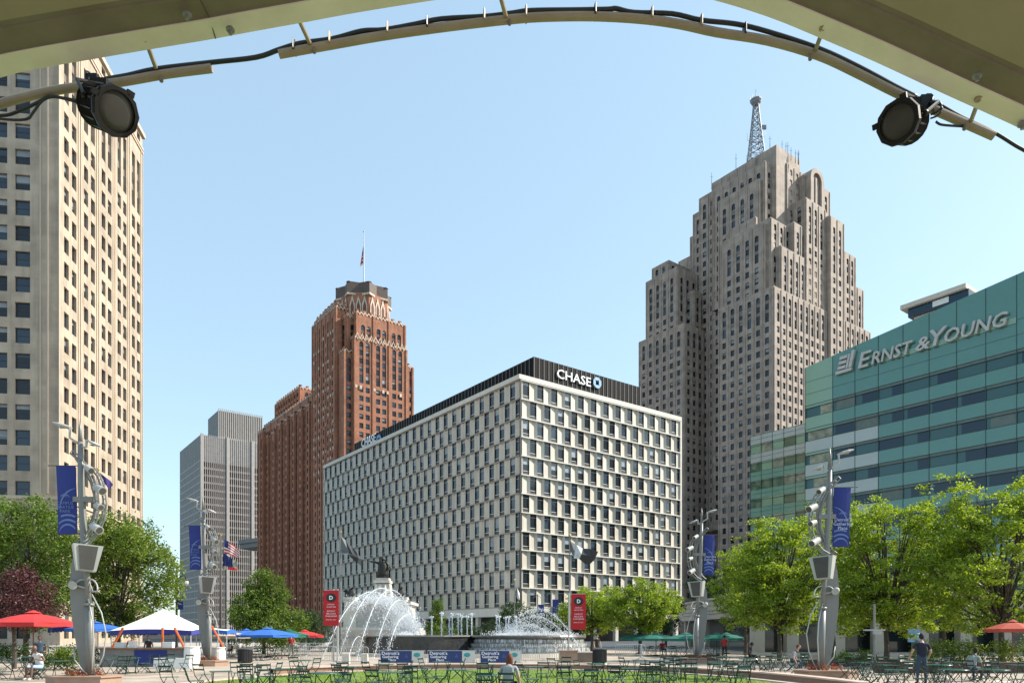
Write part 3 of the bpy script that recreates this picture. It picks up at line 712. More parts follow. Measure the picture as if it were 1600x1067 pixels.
def zone(t, z): return 1 if (t < 12.1 and z < 33.3) else (3 if t < 4.7 else 0)  # first bay's paler green puts a reflection into the glass colour
FLH = 3.87; zw0 = 39.05
rg = random.Random(12)
win_list = []
for i in range(len(ts)-1):
    t0, t1 = ts[i], ts[i+1]
    w.poly([pt(t0, zw0), pt(t1, zw0), pt(t1, rz(t1)), pt(t0, rz(t0))], 3 if i == 0 else 0)
    for k in range(10):
        zt = zw0-k*FLH; z2 = zt-1.95; z3 = zt-FLH
        w.poly([pt(t0, z3), pt(t1, z3), pt(t1, z2), pt(t0, z2)], zone((t0+t1)/2, z2-1))
        win_list.append((t0, t1, z2, zt, i, k))
wl = w.build('wall', [teal, wht, line_m, teal2], gb_)
win_list.sort(key=lambda q: (not (q[5] < 7 and q[4] < 10), q[4]))
def gwin(m, q):
    t0, t1, za, zb, i, k = q
    c = rg.random(); base = 4 if i == 0 else (0 if c < .62 else (1 if c < .92 else 2))
    m.poly([pt(t0, zb-.45, -.04), pt(t1, zb-.45, -.04), pt(t1, zb, -.04), pt(t0, zb, -.04)], 2 if i else 3)
    sp_ = t0+(t1-t0)*rg.choice((0, .1, .16, .3, .55))
    if sp_ > t0: m.poly([pt(t0, za, -.12), pt(sp_, za, -.12), pt(sp_, zb-.45, -.12), pt(t0, zb-.45, -.12)], 1)
    m.poly([pt(sp_, za, -.12), pt(t1, za, -.12), pt(t1, zb-.45, -.12), pt(sp_, zb-.45, -.12)], base)
    m.poly([pt(t0, za, -.12), pt(t1, za, -.12), pt(t1, za, 0), pt(t0, za, 0)], 5)
for j, q in enumerate(win_list[:100]):
    m = MB(); gwin(m, q); m.build('window', [navy, tealw, shade_m, teal2, cream_i, line_m], gb_)
m = MB()
for q in win_list[100:]: gwin(m, q)
tag(m.build('far_windows', [navy, tealw, shade_m, teal2, cream_i, line_m], gb_), kind='stuff')
w = MB()                                               # joints of the curtain wall, roof slab, end and back walls
for t in ts: w.obox(pt(t-.035, 0, -.02)[:2], (T[0]*.07, T[1]*.07), (NV[0]*.07, NV[1]*.07), 0, rz(t)-.05)
for k in range(10):
    z = zw0-k*FLH
    for dz in (0, -.45, -1.95): w.obox(pt(0, 0, -.02)[:2], (T[0]*LT, T[1]*LT), (NV[0]*.055, NV[1]*.055), z+dz-.03, z+dz+.03)
for dz in (1.9, 3.9): w.obox(pt(0, 0, -.02)[:2], (T[0]*LT, T[1]*LT), (NV[0]*.05, NV[1]*.05), zw0+dz-.02, zw0+dz+.02)
w.build('mullions', line_m, gb_)
w = MB(); w.poly([pt(0, rz(0)-.02), pt(LT, rz(LT)-.02), pt(LT, rz(LT)-.02, -40), pt(0, rz(0)-.02, -40)]); w.poly([pt(0, 0), pt(0, rz(0)-.02), pt(0, rz(0)-.02, -40), pt(0, 0, -40)])
w.poly([pt(LT, 0), pt(LT, rz(LT)), pt(LT, rz(LT), -40), pt(LT, 0, -40)]); w.poly([pt(0, 0, -40), pt(0, rz(0), -40), pt(LT, rz(LT), -40), pt(LT, 0, -40)])
w.obox(pt(0, 0, -.2)[:2], (T[0]*LT, T[1]*LT), (-NV[0]*.5, -NV[1]*.5), .0, 39)
w.build('roof', wht, gb_)
# lower wing set back behind the corner
Gw = Grid(1262, 148.); aw = Gw.a(1172.5, 0); zw = Gw.z(0, 0, 660); w = MB(); ww_ = MB()
pw = lambda a, z, e=0.: (Gw.X+U[0]*a+NV[0]*e, Gw.Y+U[1]*a+NV[1]*e, z)
nb = 5
for k in range(10):
    zt = zw-k*3.9; w.poly([pw(0, zt-2.0), pw(aw, zt-2.0), pw(aw, zt), pw(0, zt)], 1 if k < 2 else 0)
    for j in range(nb):
        t0, t1 = aw*j/nb, aw*(j+1)/nb; m = MB()
        m.poly([pw(t0, zt-3.9, -.1), pw(t1, zt-3.9, -.1), pw(t1, zt-2.0, -.1), pw(t0, zt-2.0, -.1)], rg.choice((0, 1, 2, 0)))
        m.poly([pw(t0, zt-3.9, -.02), pw(t0+.08, zt-3.9, -.02), pw(t0+.08, zt-2., -.02), pw(t0, zt-2., -.02)], 3)
        m.poly([pw(t0, zt-2.4, -.05), pw(t1, zt-2.4, -.05), pw(t1, zt-2.3, -.05), pw(t0, zt-2.3, -.05)], 3)
        ww_.v, ww_.f, ww_.m = ww_.v, ww_.f, ww_.m
        kk0 = len(ww_.v); ww_.v += m.v; ww_.f += [tuple(x+kk0 for x in f) for f in m.f]; ww_.m += m.m
for t in [aw*j/nb for j in range(nb+1)]: w.obox(pw(t-.03, 0, -.01)[:2], (U[0]*.07, U[1]*.07), (NV[0]*.06, NV[1]*.06), 0, zw-.03, 2)
for k in range(10):
    for dz in (0, .9, 1.9): w.obox(pw(0, 0, -.01)[:2], (U[0]*aw, U[1]*aw), (NV[0]*.045, NV[1]*.045), zw-k*3.9-dz-.025-.05, zw-k*3.9-dz-.05+.025, 2)
w.poly([pw(0, zw), pw(aw, zw), pw(aw, zw, -20), pw(0, zw, -20)], 1); w.poly([pw(aw, 0), pw(aw, zw), pw(aw, zw, -20), pw(aw, 0, -20)], 1)
wg = w.build('wing_wall', [glassmat('wing_green_glass', (.13, .30, .23), .12, 0, .8, .2), wht, line_m], gb_)
tag(ww_.build('wing_windows', [glassmat('wing_window', (.05, .12, .07), .06, 0, .9, .2), cream_i, teal2, line_m], gb_), kind='stuff')
# ERNST & YOUNG sign
sg_m = mat('grey_sign_letters', (.50, .49, .46), .4, (.42, .41, .38), 1.)
Yl = lambda t: Gk.Y+T[1]*t
def t_at(px): return -Gk.a(px, 0)
t0 = t_at(1309); sg = thing('building_sign', 'grey raised ERNST & YOUNG lettering on the green glass building', 'sign', pt(t0, ZA(585, Yl(t0)), .05))
Ms = plane_M((0, 0, 0), T, NV)
zbase = ZA(577, Yl(t_at(1343)))-sg.location.z
def letters(s_, px0, px1, size, dz=0.):
    a = t_at(px0); b = t_at(px1)
    ob, w0 = text_mesh('letters', s_, size, sg_m, sg, Matrix.Identity(4), ext=.22, shear=.22, bold=.035)
    xs = [v.co.x for v in ob.data.vertices]; mn, mx_ = min(xs), max(xs)
    ob.data.transform(Matrix.Diagonal(((b-a)/(mx_-mn), 1, 1, 1)) @ Matrix.Translation((-mn, 0, 0)))
    ob.data.transform(Ms @ Matrix.Translation((a-t0, zbase+dz, .3)))
letters('E', 1343, 1364, 3.3); letters('RNST', 1364, 1429, 2.6); letters('&', 1433, 1456, 2.6); letters('Y', 1455, 1483, 3.4); letters('OUNG', 1478, 1577, 2.6)
# emblem: slanted bars
mb = MB()
def bar(x0, x1, z0, z1, sh=.22):
    pf = [(x0+z0*sh, z0), (x1+z0*sh, z0), (x1+z1*sh, z1), (x0+z1*sh, z1)]
    k = len(mb.v)
    for e in (0, .5):
        for p in pf: mb.v.append(tuple(Ms @ Vector((p[0], p[1], e))))
    mb.f += [tuple(k+i for i in f) for f in ((0, 1, 2, 3), (7, 6, 5, 4), (0, 1, 5, 4), (1, 2, 6, 5), (2, 3, 7, 6), (3, 0, 4, 7))]; mb.m += [0]*6
ew = t_at(1334)-t0
for i in range(3): bar(.1, ew*.52, .5+i*.75, .98+i*.75)
bar(-.1, ew*.95, -.15, .3); bar(ew*.56, ew*.68, .4, 2.5); bar(ew*.73, ew*.92, .4, 2.9)
mb.build('emblem', sg_m, sg)
# light green backing strip behind the letters
mb = MB(); mb.obox((Ms @ Vector((t_at(1380)-t0, 0, .0)))[:2], (T[0]*(t_at(1588)-t_at(1380)), T[1]*(t_at(1588)-t_at(1380))), (NV[0]*.05, NV[1]*.05), zbase+.0, zbase+.75)
mb.build('sign_backing', teal2, sg)

# ---- white flat roofed building peeping over it
B2 = Building('far_office_block', 'pale office building with an overhanging flat roof behind the green glass building', 'building', [mat('far_pale_stone', (.55, .48, .40), .7), mat('far_white_trim', (.7, .7, .68), .6), navy], WM, 500, 'plain')
Gf = Grid(1428, 150.); af = -Gf.a(1560, 0); zf = Gf.z(0, 0, 470)
o = Gf.pt(0, 0); d = T
B2.facade(o, d, NV, af, 0, Gf.z(0, 0, 496), fit_cols(af, 5., 3.6), [(Gf.z(0, 0, 496)-4.5, Gf.z(0, 0, 496)-.4, 1)], rev=.6)
o2_ = Gf.pt(.8, -.8); B2.w.obox(o2_, (T[0]*(af-4), T[1]*(af-4)), (V[0]*14, V[1]*14), Gf.z(0, 0, 496)+.01, Gf.z(0, 0, 496)+1.8, 2)
o2_ = Gf.pt(2., -1.6); B2.w.obox(o2_, (T[0]*(af-3), T[1]*(af-3)), (V[0]*16, V[1]*16), Gf.z(0, 0, 496)+1.8, Gf.z(0, 0, 496)+2.7, 0)
o2_ = Gf.pt(-4, -.95); B2.w.obox(o2_, (T[0]*3, T[1]*3), (V[0]*.1, V[1]*.1), Gf.z(0, 0, 496)+.4, Gf.z(0, 0, 496)+1.5, 1)
B2.w.poly([(*Gf.pt(0, 0), 0), (*Gf.pt(0, 15), 0), (*Gf.pt(0, 15), Gf.z(0, 0, 496)), (*Gf.pt(0, 0), Gf.z(0, 0, 496))], 0)
B2.finish()
# ================================================================ GROUND
def sheet(name, pts, z, m, thick=0):
    b = MB(); b.poly([(x, y, z) for x, y in pts]); return tag(b.build(name, m), kind='structure')
asph = mat('asphalt', (.11, .11, .11), .85, (.075, .075, .078), .8, bump=.2)
pave = blockmat('plaza_paving', (.47, .385, .30), (.415, .34, .265), (.25, .20, .16), 1.8, .9, vert=None, msize=.012, rough=.75)
pave2 = blockmat('far_sidewalk', (.46, .41, .36), (.42, .37, .32), (.3, .26, .22), 1.5, 1.5, vert=None, msize=.012)
sheet('ground', [(-2500, -300), (2500, -300), (2500, 3000), (-2500, 3000)], -.02, asph)
sheet('plaza', [(-70, -30), (95, -30), (95, 88), (-70, 88)], 0., pave)
sheet('sidewalk', [(-70, 100), (95, 100), (95, 160), (-70, 160)], .0, pave2)
grass_b = mat('lawn_soil', (.16, .23, .04), .9, (.10, .16, .03), 1.5, bump=.5, bscale=30)
NL = 56
def lawn_pt(t, k=1.): return (-.9+11.6*k*math.copysign(abs(math.cos(t))**.8, math.cos(t)), 20+(17.2*k)*math.copysign(abs(math.sin(t))**.8, math.sin(t)))
sheet('lawn', [lawn_pt(2*math.pi*i/NL) for i in range(NL)], .012, grass_b)
# grass blades
rg = np.random.default_rng(5); n = 52000
th = rg.uniform(0, 2*math.pi, n); q = np.sqrt(rg.uniform(0, 1, n))
gx = -.9+11.5*q*np.sign(np.cos(th))*np.abs(np.cos(th))**.8; gy = 20+17.1*q*np.sign(np.sin(th))*np.abs(np.sin(th))**.8
k = gy > 22; gx, gy = gx[k], gy[k]; n = len(gx)
an = rg.uniform(0, 6.28, n); h = rg.uniform(.03, .075, n); wd = .014; lx = rg.normal(0, .02, n); ly = rg.normal(0, .02, n)
v = np.zeros((n, 3, 3)); v[:, 0] = np.stack([gx-wd*np.cos(an), gy-wd*np.sin(an), np.full(n, .012)], 1); v[:, 1] = np.stack([gx+wd*np.cos(an), gy+wd*np.sin(an), np.full(n, .012)], 1)
v[:, 2] = np.stack([gx+lx, gy+ly, .012+h], 1)
me = bpy.data.meshes.new('grass'); me.from_pydata(v.reshape(-1, 3).tolist(), [], np.arange(3*n).reshape(-1, 3).tolist())
me.materials.append(leafmat('grass_blades', (.13, .22, .02), (.20, .32, .03), (.27, .37, .06), .35)); o = bpy.data.objects.new('grass', me); C.objects.link(o)
tag(o, 'short bright green grass of the plaza lawn', 'grass', kind='stuff')
# stone edging of the lawn: pale coping on a brown kerb
pink = mat('pink_granite_coping', (.60, .46, .38), .6, (.5, .37, .30), 2.); brownk = mat('brown_granite', (.30, .18, .12), .6, (.22, .13, .09), 3.)
def ringwall(name, k0, k1, z0, z1, m, label=None, cat=None, t0=0, t1=2*math.pi, kind=None):
    b = MB(); N_ = 90
    for i in range(N_):
        a, c = t0+(t1-t0)*i/N_, t0+(t1-t0)*(i+1)/N_
        p = [lawn_pt(a, k0), lawn_pt(c, k0), lawn_pt(c, k1), lawn_pt(a, k1)]
        b.poly([(*p[0], z0), (*p[1], z0), (*p[1], z1), (*p[0], z1)]); b.poly([(*p[3], z0), (*p[2], z0), (*p[2], z1), (*p[3], z1)])
        b.poly([(*p[0], z1), (*p[1], z1), (*p[2], z1), (*p[3], z1)])
    o = b.build(name, m); return tag(o, label, cat, kind=kind)
ringwall('kerb', 1.0, 1.02, 0, .06, pink, kind='structure')
wl = thing('seat_wall', 'low curved brown granite seat wall with pink coping behind the lawn', 'wall', (0, 0, 0))
a = ringwall('wall', 1.09, 1.125, 0, .20, brownk, t0=-.3, t1=2.42); a.parent = wl
a = ringwall('coping', 1.085, 1.13, .202, .26, pink, t0=-.3, t1=2.42); a.parent = wl
# painted lines and joints on the left paving, street kerb
for nm, (x0, y0), (x1, y1) in (('paving_joint', (-26, 27.3), (-11, 36)), ('paving_joint', (-22, 26.5), (-10.5, 33.5))):
    b = MB(); l = math.hypot(x1-x0, y1-y0); nx, ny = -(y1-y0)/l*.06, (x1-x0)/l*.06
    b.poly([(x0-nx, y0-ny, .005), (x1-nx, y1-ny, .005), (x1+nx, y1+ny, .005), (x0+nx, y0+ny, .005)]); tag(b.build(nm, brownk), kind='structure')
b = MB(); b.box((12.5, 88.2, 0), 165, .3, .14); tag(b.build('kerb', mat('kerb_concrete', (.45, .43, .40), .8)), kind='structure')

# ================================================================ TREES
def crown_mesh(name, parts, n, size, seed, mats, flat=1., drop=0.):
    """parts = list of (x,y,z,rx,ry,rz): lumps of the crown; leaves sit in small clumps within them"""
    size = size*.9; n = int(n*1.12); g = np.random.default_rng(seed); parts = np.array(parts, float)
    vol = parts[:, 3]*parts[:, 4]*parts[:, 5]; pr = vol**.75/np.sum(vol**.75)
    nc = max(12, n//42); pi = g.choice(len(parts), nc, p=pr)
    d = g.normal(size=(nc, 3)); d /= np.linalg.norm(d, axis=1)[:, None]; rad = g.uniform(.35, 1., nc)**.45
    cc = parts[pi, :3]+d*rad[:, None]*parts[pi, 3:6]
    csz = g.uniform(.45, 1., nc)*np.mean(parts[pi, 3:6], axis=1)*.19+size*1.2
    ci = g.choice(nc, n, p=csz**1.5/np.sum(csz**1.5)); off = g.normal(size=(n, 3))*.55; off[:, 2] *= flat
    c = cc[ci]+off*csz[ci][:, None]
    if drop: c[:, 2] -= drop*g.uniform(0, 1, n)**3
    nrm = g.normal(size=(n, 3)); nrm[:, 2] += 1.1; nrm /= np.linalg.norm(nrm, axis=1)[:, None]
    t = np.cross(nrm, g.normal(size=(n, 3))); t /= np.linalg.norm(t, axis=1)[:, None]; b = np.cross(nrm, t)
    s = (size*g.uniform(.6, 1.25, n))[:, None]
    v = np.stack([c-t*s*.5, c+b*s*.32-nrm*s*.06, c+t*s*.55, c-b*s*.32-nrm*s*.06], 1)
    me = bpy.data.meshes.new(name); me.from_pydata(v.reshape(-1, 3).tolist(), [], np.arange(4*n).reshape(-1, 4).tolist())
    me.materials.append(mats); return me
bark = mat('tree_bark', (.10, .075, .055), .9, (.05, .04, .03), 6., bump=.5)
def tree(name, label, cat, px, Y, H, parts, n, size, seed, lm, tr=.16, group=None, flat=1., zt=None, x=None):
    X = XA(px, Y) if x is None else x
    t = thing(name, label, cat, (X, Y, 0), 0, group); g = random.Random(seed)
    me = crown_mesh('crown', parts, n, size, seed, lm, flat); o = bpy.data.objects.new('crown', me); C.objects.link(o); o.parent = t
    b = MB(); zt = zt or min(p[2] for p in parts)
    b.tube([(0, 0, -.1), (.03, 0, zt*.4), (-.04, .02, zt), (0, 0, H*.75)], [tr*1.25, tr, tr*.85, tr*.25], 8)
    for i, p in enumerate(parts):
        z0 = zt*g.uniform(.75, 1.15); b.tube([(0, 0, z0), (p[0]*.4, p[1]*.4, z0+(p[2]-z0)*.5+.2), (p[0]*.85, p[1]*.85, p[2]+p[5]*.35)], [tr*.55, tr*.32, tr*.1], 5)
        for _ in range(2):
            q = (p[0]+g.uniform(-.7, .7)*p[3], p[1]+g.uniform(-.7, .7)*p[4], p[2]+g.uniform(0, .7)*p[5]); b.tube([(p[0]*.5, p[1]*.5, z0+(p[2]-z0)*.6), q], [tr*.22, .012], 4)
    b.build('trunk', bark, t); return t
lf_lime = leafmat('lime_leaves', (.105, .18, .018), (.19, .28, .028), (.30, .38, .065), .47)
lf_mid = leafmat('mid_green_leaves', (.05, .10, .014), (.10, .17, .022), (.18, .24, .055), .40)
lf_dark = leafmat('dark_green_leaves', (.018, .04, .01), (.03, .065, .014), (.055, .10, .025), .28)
lf_warm = leafmat('yellow_green_leaves', (.06, .11, .013), (.12, .19, .022), (.26, .31, .08), .42)
lf_purple = leafmat('purple_leaves', (.035, .012, .013), (.075, .024, .024), (.16, .07, .06), .25)
def lumps(seed, n, rx, ry, z0, z1, lr, shape='round', cx=0.):
    g = random.Random(seed); out = []
    for i in range(n):
        t = (i+.5)/n; z = z0+(z1-z0)*t
        if shape == 'cone': k = 1-t*.85
        elif shape == 'vase': k = .55+.45*math.sin(math.pi*min(1, t*1.1))
        else: k = math.sqrt(max(.08, 1-(2*t-1)**2))
        a = i*2.4+g.uniform(-.4, .4); q = g.uniform(.35, .85)*k
        r = lr*g.uniform(.75, 1.2)*(.6+.4*k)
        out.append((cx+q*rx*math.cos(a), q*ry*math.sin(a), z, r, r, r*.75))
    return out
def pt_h(py, Y): return ZA(py, Y)
# left of the picture
tree('broadleaf_tree', 'big dense green tree at the left edge in front of the cream tower', 'tree', 40, 47, 11, lumps(1, 20, 3.9, 3., 2.8, pt_h(783, 47), 1.6), 26000, .20, 11, lf_mid)
tree('maple_tree', 'full sunlit maple right of the first steel light pole', 'tree', 185, 52, 10.5, lumps(2, 24, 4.0, 3., 2.2, pt_h(815, 52), 1.55), 28000, .22, 12, lf_warm)
tree('plum_tree', 'purple leaved plum tree above the red umbrella', 'tree', 22, 38.5, 5.2, lumps(3, 12, 2.7, 1.8, 2.2, pt_h(900, 38.5), .95), 11000, .15, 13, lf_purple, tr=.1)
tree('broadleaf_tree', 'rounded green tree before the orange brick skyscraper', 'tree', 412, 66, 8, lumps(4, 24, 4.9, 3.4, 1.5, pt_h(898, 66), 1.45, 'cone'), 22000, .22, 14, lf_mid)
tree('broadleaf_tree', 'small dark tree between the rounded tree and the red banner', 'tree', 482, 80, 5, lumps(14, 9, 2.6, 2., 1.2, 4.0, 1.2), 5000, .22, 24, lf_dark)  # dark leaf colour stands in for the shadowed entry behind
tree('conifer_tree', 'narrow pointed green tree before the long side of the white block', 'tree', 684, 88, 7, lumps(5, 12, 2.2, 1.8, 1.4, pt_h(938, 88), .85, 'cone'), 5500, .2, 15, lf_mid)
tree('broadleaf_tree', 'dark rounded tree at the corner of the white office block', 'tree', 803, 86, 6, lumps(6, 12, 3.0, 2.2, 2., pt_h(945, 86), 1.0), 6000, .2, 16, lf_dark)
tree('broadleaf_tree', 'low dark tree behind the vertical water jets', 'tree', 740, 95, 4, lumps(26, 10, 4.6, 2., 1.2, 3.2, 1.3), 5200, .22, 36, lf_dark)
# right of the picture: feathery lime locusts
LG = 'locust trees on the right of the plaza'
tree('locust_tree', 'lime green locust tree just right of the right red banner', 'tree', 925, 70, 7, lumps(7, 18, 3.9, 2.6, 2.2, pt_h(928, 70), 1.35), 15000, .2, 17, lf_lime, group=LG, flat=.5)
tree('locust_tree', 'lime green locust tree before the right end of the white block', 'tree', 1000, 66, 7, lumps(8, 20, 4.0, 2.6, 2.2, pt_h(915, 66), 1.4), 17000, .2, 18, lf_lime, group=LG, flat=.5)
tree('locust_tree', 'wide lime locust tree between the two right steel light poles', 'tree', 1218, 50, 9.5, lumps(9, 36, 5.4, 3.2, 2.3, pt_h(820, 50), 1.45, 'vase'), 25000, .2, 19, lf_lime, group=LG, flat=.45)
tree('locust_tree', 'tall lime locust tree right of the nearer right banner', 'tree', 1385, 46, 10, lumps(10, 36, 5.8, 3.2, 2.3, pt_h(788, 46), 1.45, 'vase'), 26000, .2, 20, lf_lime, group=LG, flat=.45)
tree('locust_tree', 'tall lime locust tree at the right edge above the red umbrella', 'tree', 1565, 42, 11, lumps(11, 40, 6.4, 3.2, 2.4, pt_h(757, 42), 1.5, 'vase'), 29000, .2, 21, lf_lime, group=LG, flat=.45)
tree('locust_tree', 'shaded locust tree behind the tall one at the right', 'tree', 1475, 56, 9, lumps(12, 22, 6.5, 3., 2.6, pt_h(835, 56), 1.6, 'vase'), 17000, .22, 22, lf_mid, group=LG, flat=.5)  # darker leaf colour carries the shadows behind the front locusts
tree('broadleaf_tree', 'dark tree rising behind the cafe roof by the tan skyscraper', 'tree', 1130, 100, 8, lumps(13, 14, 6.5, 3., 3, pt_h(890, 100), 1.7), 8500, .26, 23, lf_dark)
tree('locust_tree', 'locust tree filling the gap behind the nearest right light pole', 'tree', 1302, 57, 10, lumps(15, 26, 4.6, 3., 2.6, pt_h(800, 57), 1.55, 'vase'), 18000, .2, 25, lf_lime, group=LG, flat=.45)
tree('locust_tree', 'slender locust tree by the cafe corner left of the others', 'tree', 1165, 62, 7, lumps(16, 20, 3.6, 2.6, 2.6, pt_h(858, 62), 1.4, 'vase'), 13000, .2, 26, lf_lime, group=LG, flat=.45)
# street trees in dark leaf colour at the back
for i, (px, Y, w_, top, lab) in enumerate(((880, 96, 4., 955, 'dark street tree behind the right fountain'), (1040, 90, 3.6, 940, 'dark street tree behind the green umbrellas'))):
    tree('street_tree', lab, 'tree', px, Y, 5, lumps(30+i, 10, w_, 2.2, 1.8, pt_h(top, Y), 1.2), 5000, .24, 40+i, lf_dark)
def hedge(label, x0, x1, Y, z1, n, seed, lm, dep=1.2):
    g = random.Random(seed); k = max(4, int((x1-x0)/1.0)); parts = [(x0+(x1-x0)*(i+.5)/k, g.uniform(-.3, .3), z1*.5, .75, dep*.6, z1*.45) for i in range(k)]
    me = crown_mesh('hedge', parts, n, .13, seed, lm); o = bpy.data.objects.new('hedge', me); C.objects.link(o); o.location = (0, Y, 0)
    return tag(o, label, 'hedge')
hedge('clipped hedge row under the red umbrella at the right', XA(1430, 40), XA(1605, 40), 40, 1.55, 6500, 51, lf_warm)
hedge('dark hedge behind the monument and jets', XA(640, 78), XA(790, 78), 78, 1.9, 5000, 52, lf_dark)
hedge('shaded hedge behind the blue and green umbrellas at the left', XA(350, 72), XA(520, 72), 72, 1.6, 5500, 53, lf_dark)  # entry shadow painted as dark leaf colour
hedge('low hedge behind the red umbrella at the left', XA(-20, 46), XA(150, 46), 46, 1.2, 5000, 54, lf_dark)
hedge('sunlit tall grasses beside the first steel light pole', XA(84, 38), XA(118, 38), 38, 1.15, 1800, 55, lf_warm, .8)

# ================================================================ LOW BUILDINGS AT PLAZA LEVEL
beige = mat('beige_fascia', (.50, .43, .34), .7, (.44, .37, .30), .5); dkin = mat('interior_shade', (.02, .02, .02), .4)
cf = thing('cafe_pavilion', 'low cafe building with a beige banded fascia over a dark open front', 'building', (0, 0, 0))
Xa = XA(1047, 110); b = MB(); b.obox((Xa, 72), (18, 0), (0, 38), 3.5, 5.75); b.obox((Xa-.25, 71.7), (18.3, 0), (0, 38.6), 5.76, 6.0)
b.build('fascia', beige, cf)
b = MB()
for z in (4.1, 4.5, 5.1): b.obox((Xa-.03, 80), (.03, 0), (0, 22), z, z+.05)
b.build('joint', frame_dk, cf)
b = MB(); b.obox((Xa+2.5, 73), (15, 0), (0, 36), 0, 3.49); b.build('front', dkin, cf)  # solid near-black box paints the shade under the fascia
for y in (72.5, 82, 92, 102): b = MB(); b.obox((Xa+.4, y), (.7, 0), (0, .7), 0, 3.49); b.build('column', beige, cf)
ar = thing('shop_front', 'ground floor shop front with beige columns and dark glass behind the locust trees', 'building', (0, 0, 0))
b = MB(); b.obox((XA(1170, 72), 70.5), (46, 0), (0, 12), 4.2, 6.0); b.build('fascia', beige, ar)
b = MB(); b.obox((XA(1170, 72)+.6, 72.5), (45, 0), (0, 10), 0, 4.19); b.build('glass_front', mat('shop_glass', (.03, .045, .045), .08, (.015, .02, .02), .5, spec=.9), ar)
for i, px in enumerate((1175, 1228, 1300, 1365, 1430, 1498, 1560)):
    b = MB(); b.obox((XA(px, 71), 70.7), (1.15, 0), (0, 1.0), 0, 4.19); b.build('column', beige, ar)
b = MB(); b.box((XA(1428, 70.6), 70.55, 1.0), 1.25, .05, 1.3); o = b.build('poster', mat('blue_poster', (.08, .22, .45), .4, (.3, .5, .7), 3.)); tag(o, 'blue poster on the shop front between beige columns', 'poster')
b = MB(); b.box((0, 0, 0), 26, 10, 4.6); b.box((0, 0, 4.6), 26.6, 10.6, .4)
o = thing('low_building', 'low pinkish tan building far down the street at the left', 'building', (XA(262, 230), 230, 0))
b.build('wall', mat('far_tan_wall', (.5, .38, .30), .8), o)
for i in range(6): b = MB(); b.box((-10+i*4, -5.05, 1.2), 2., .1, 2.2); b.build('window', glass_d, o)
# raised walkway between the towers
b = MB(); Yw = 385; b.obox((XA(374, Yw), Yw), (XA(436, Yw)-XA(374, Yw), -16), (4, 12), ZA(857, Yw), ZA(850, Yw))
b.obox((XA(372, Yw), Yw-.6), (XA(436, Yw)-XA(372, Yw), -16), (4, 13), ZA(850, Yw)+.01, ZA(844, Yw))
b.box((XA(430, Yw), Yw, 0), 3, 3, ZA(858, Yw)); o = b.build('elevated_walkway', plain); tag(o, 'grey elevated slab jutting out left of the brick skyscraper', 'walkway')
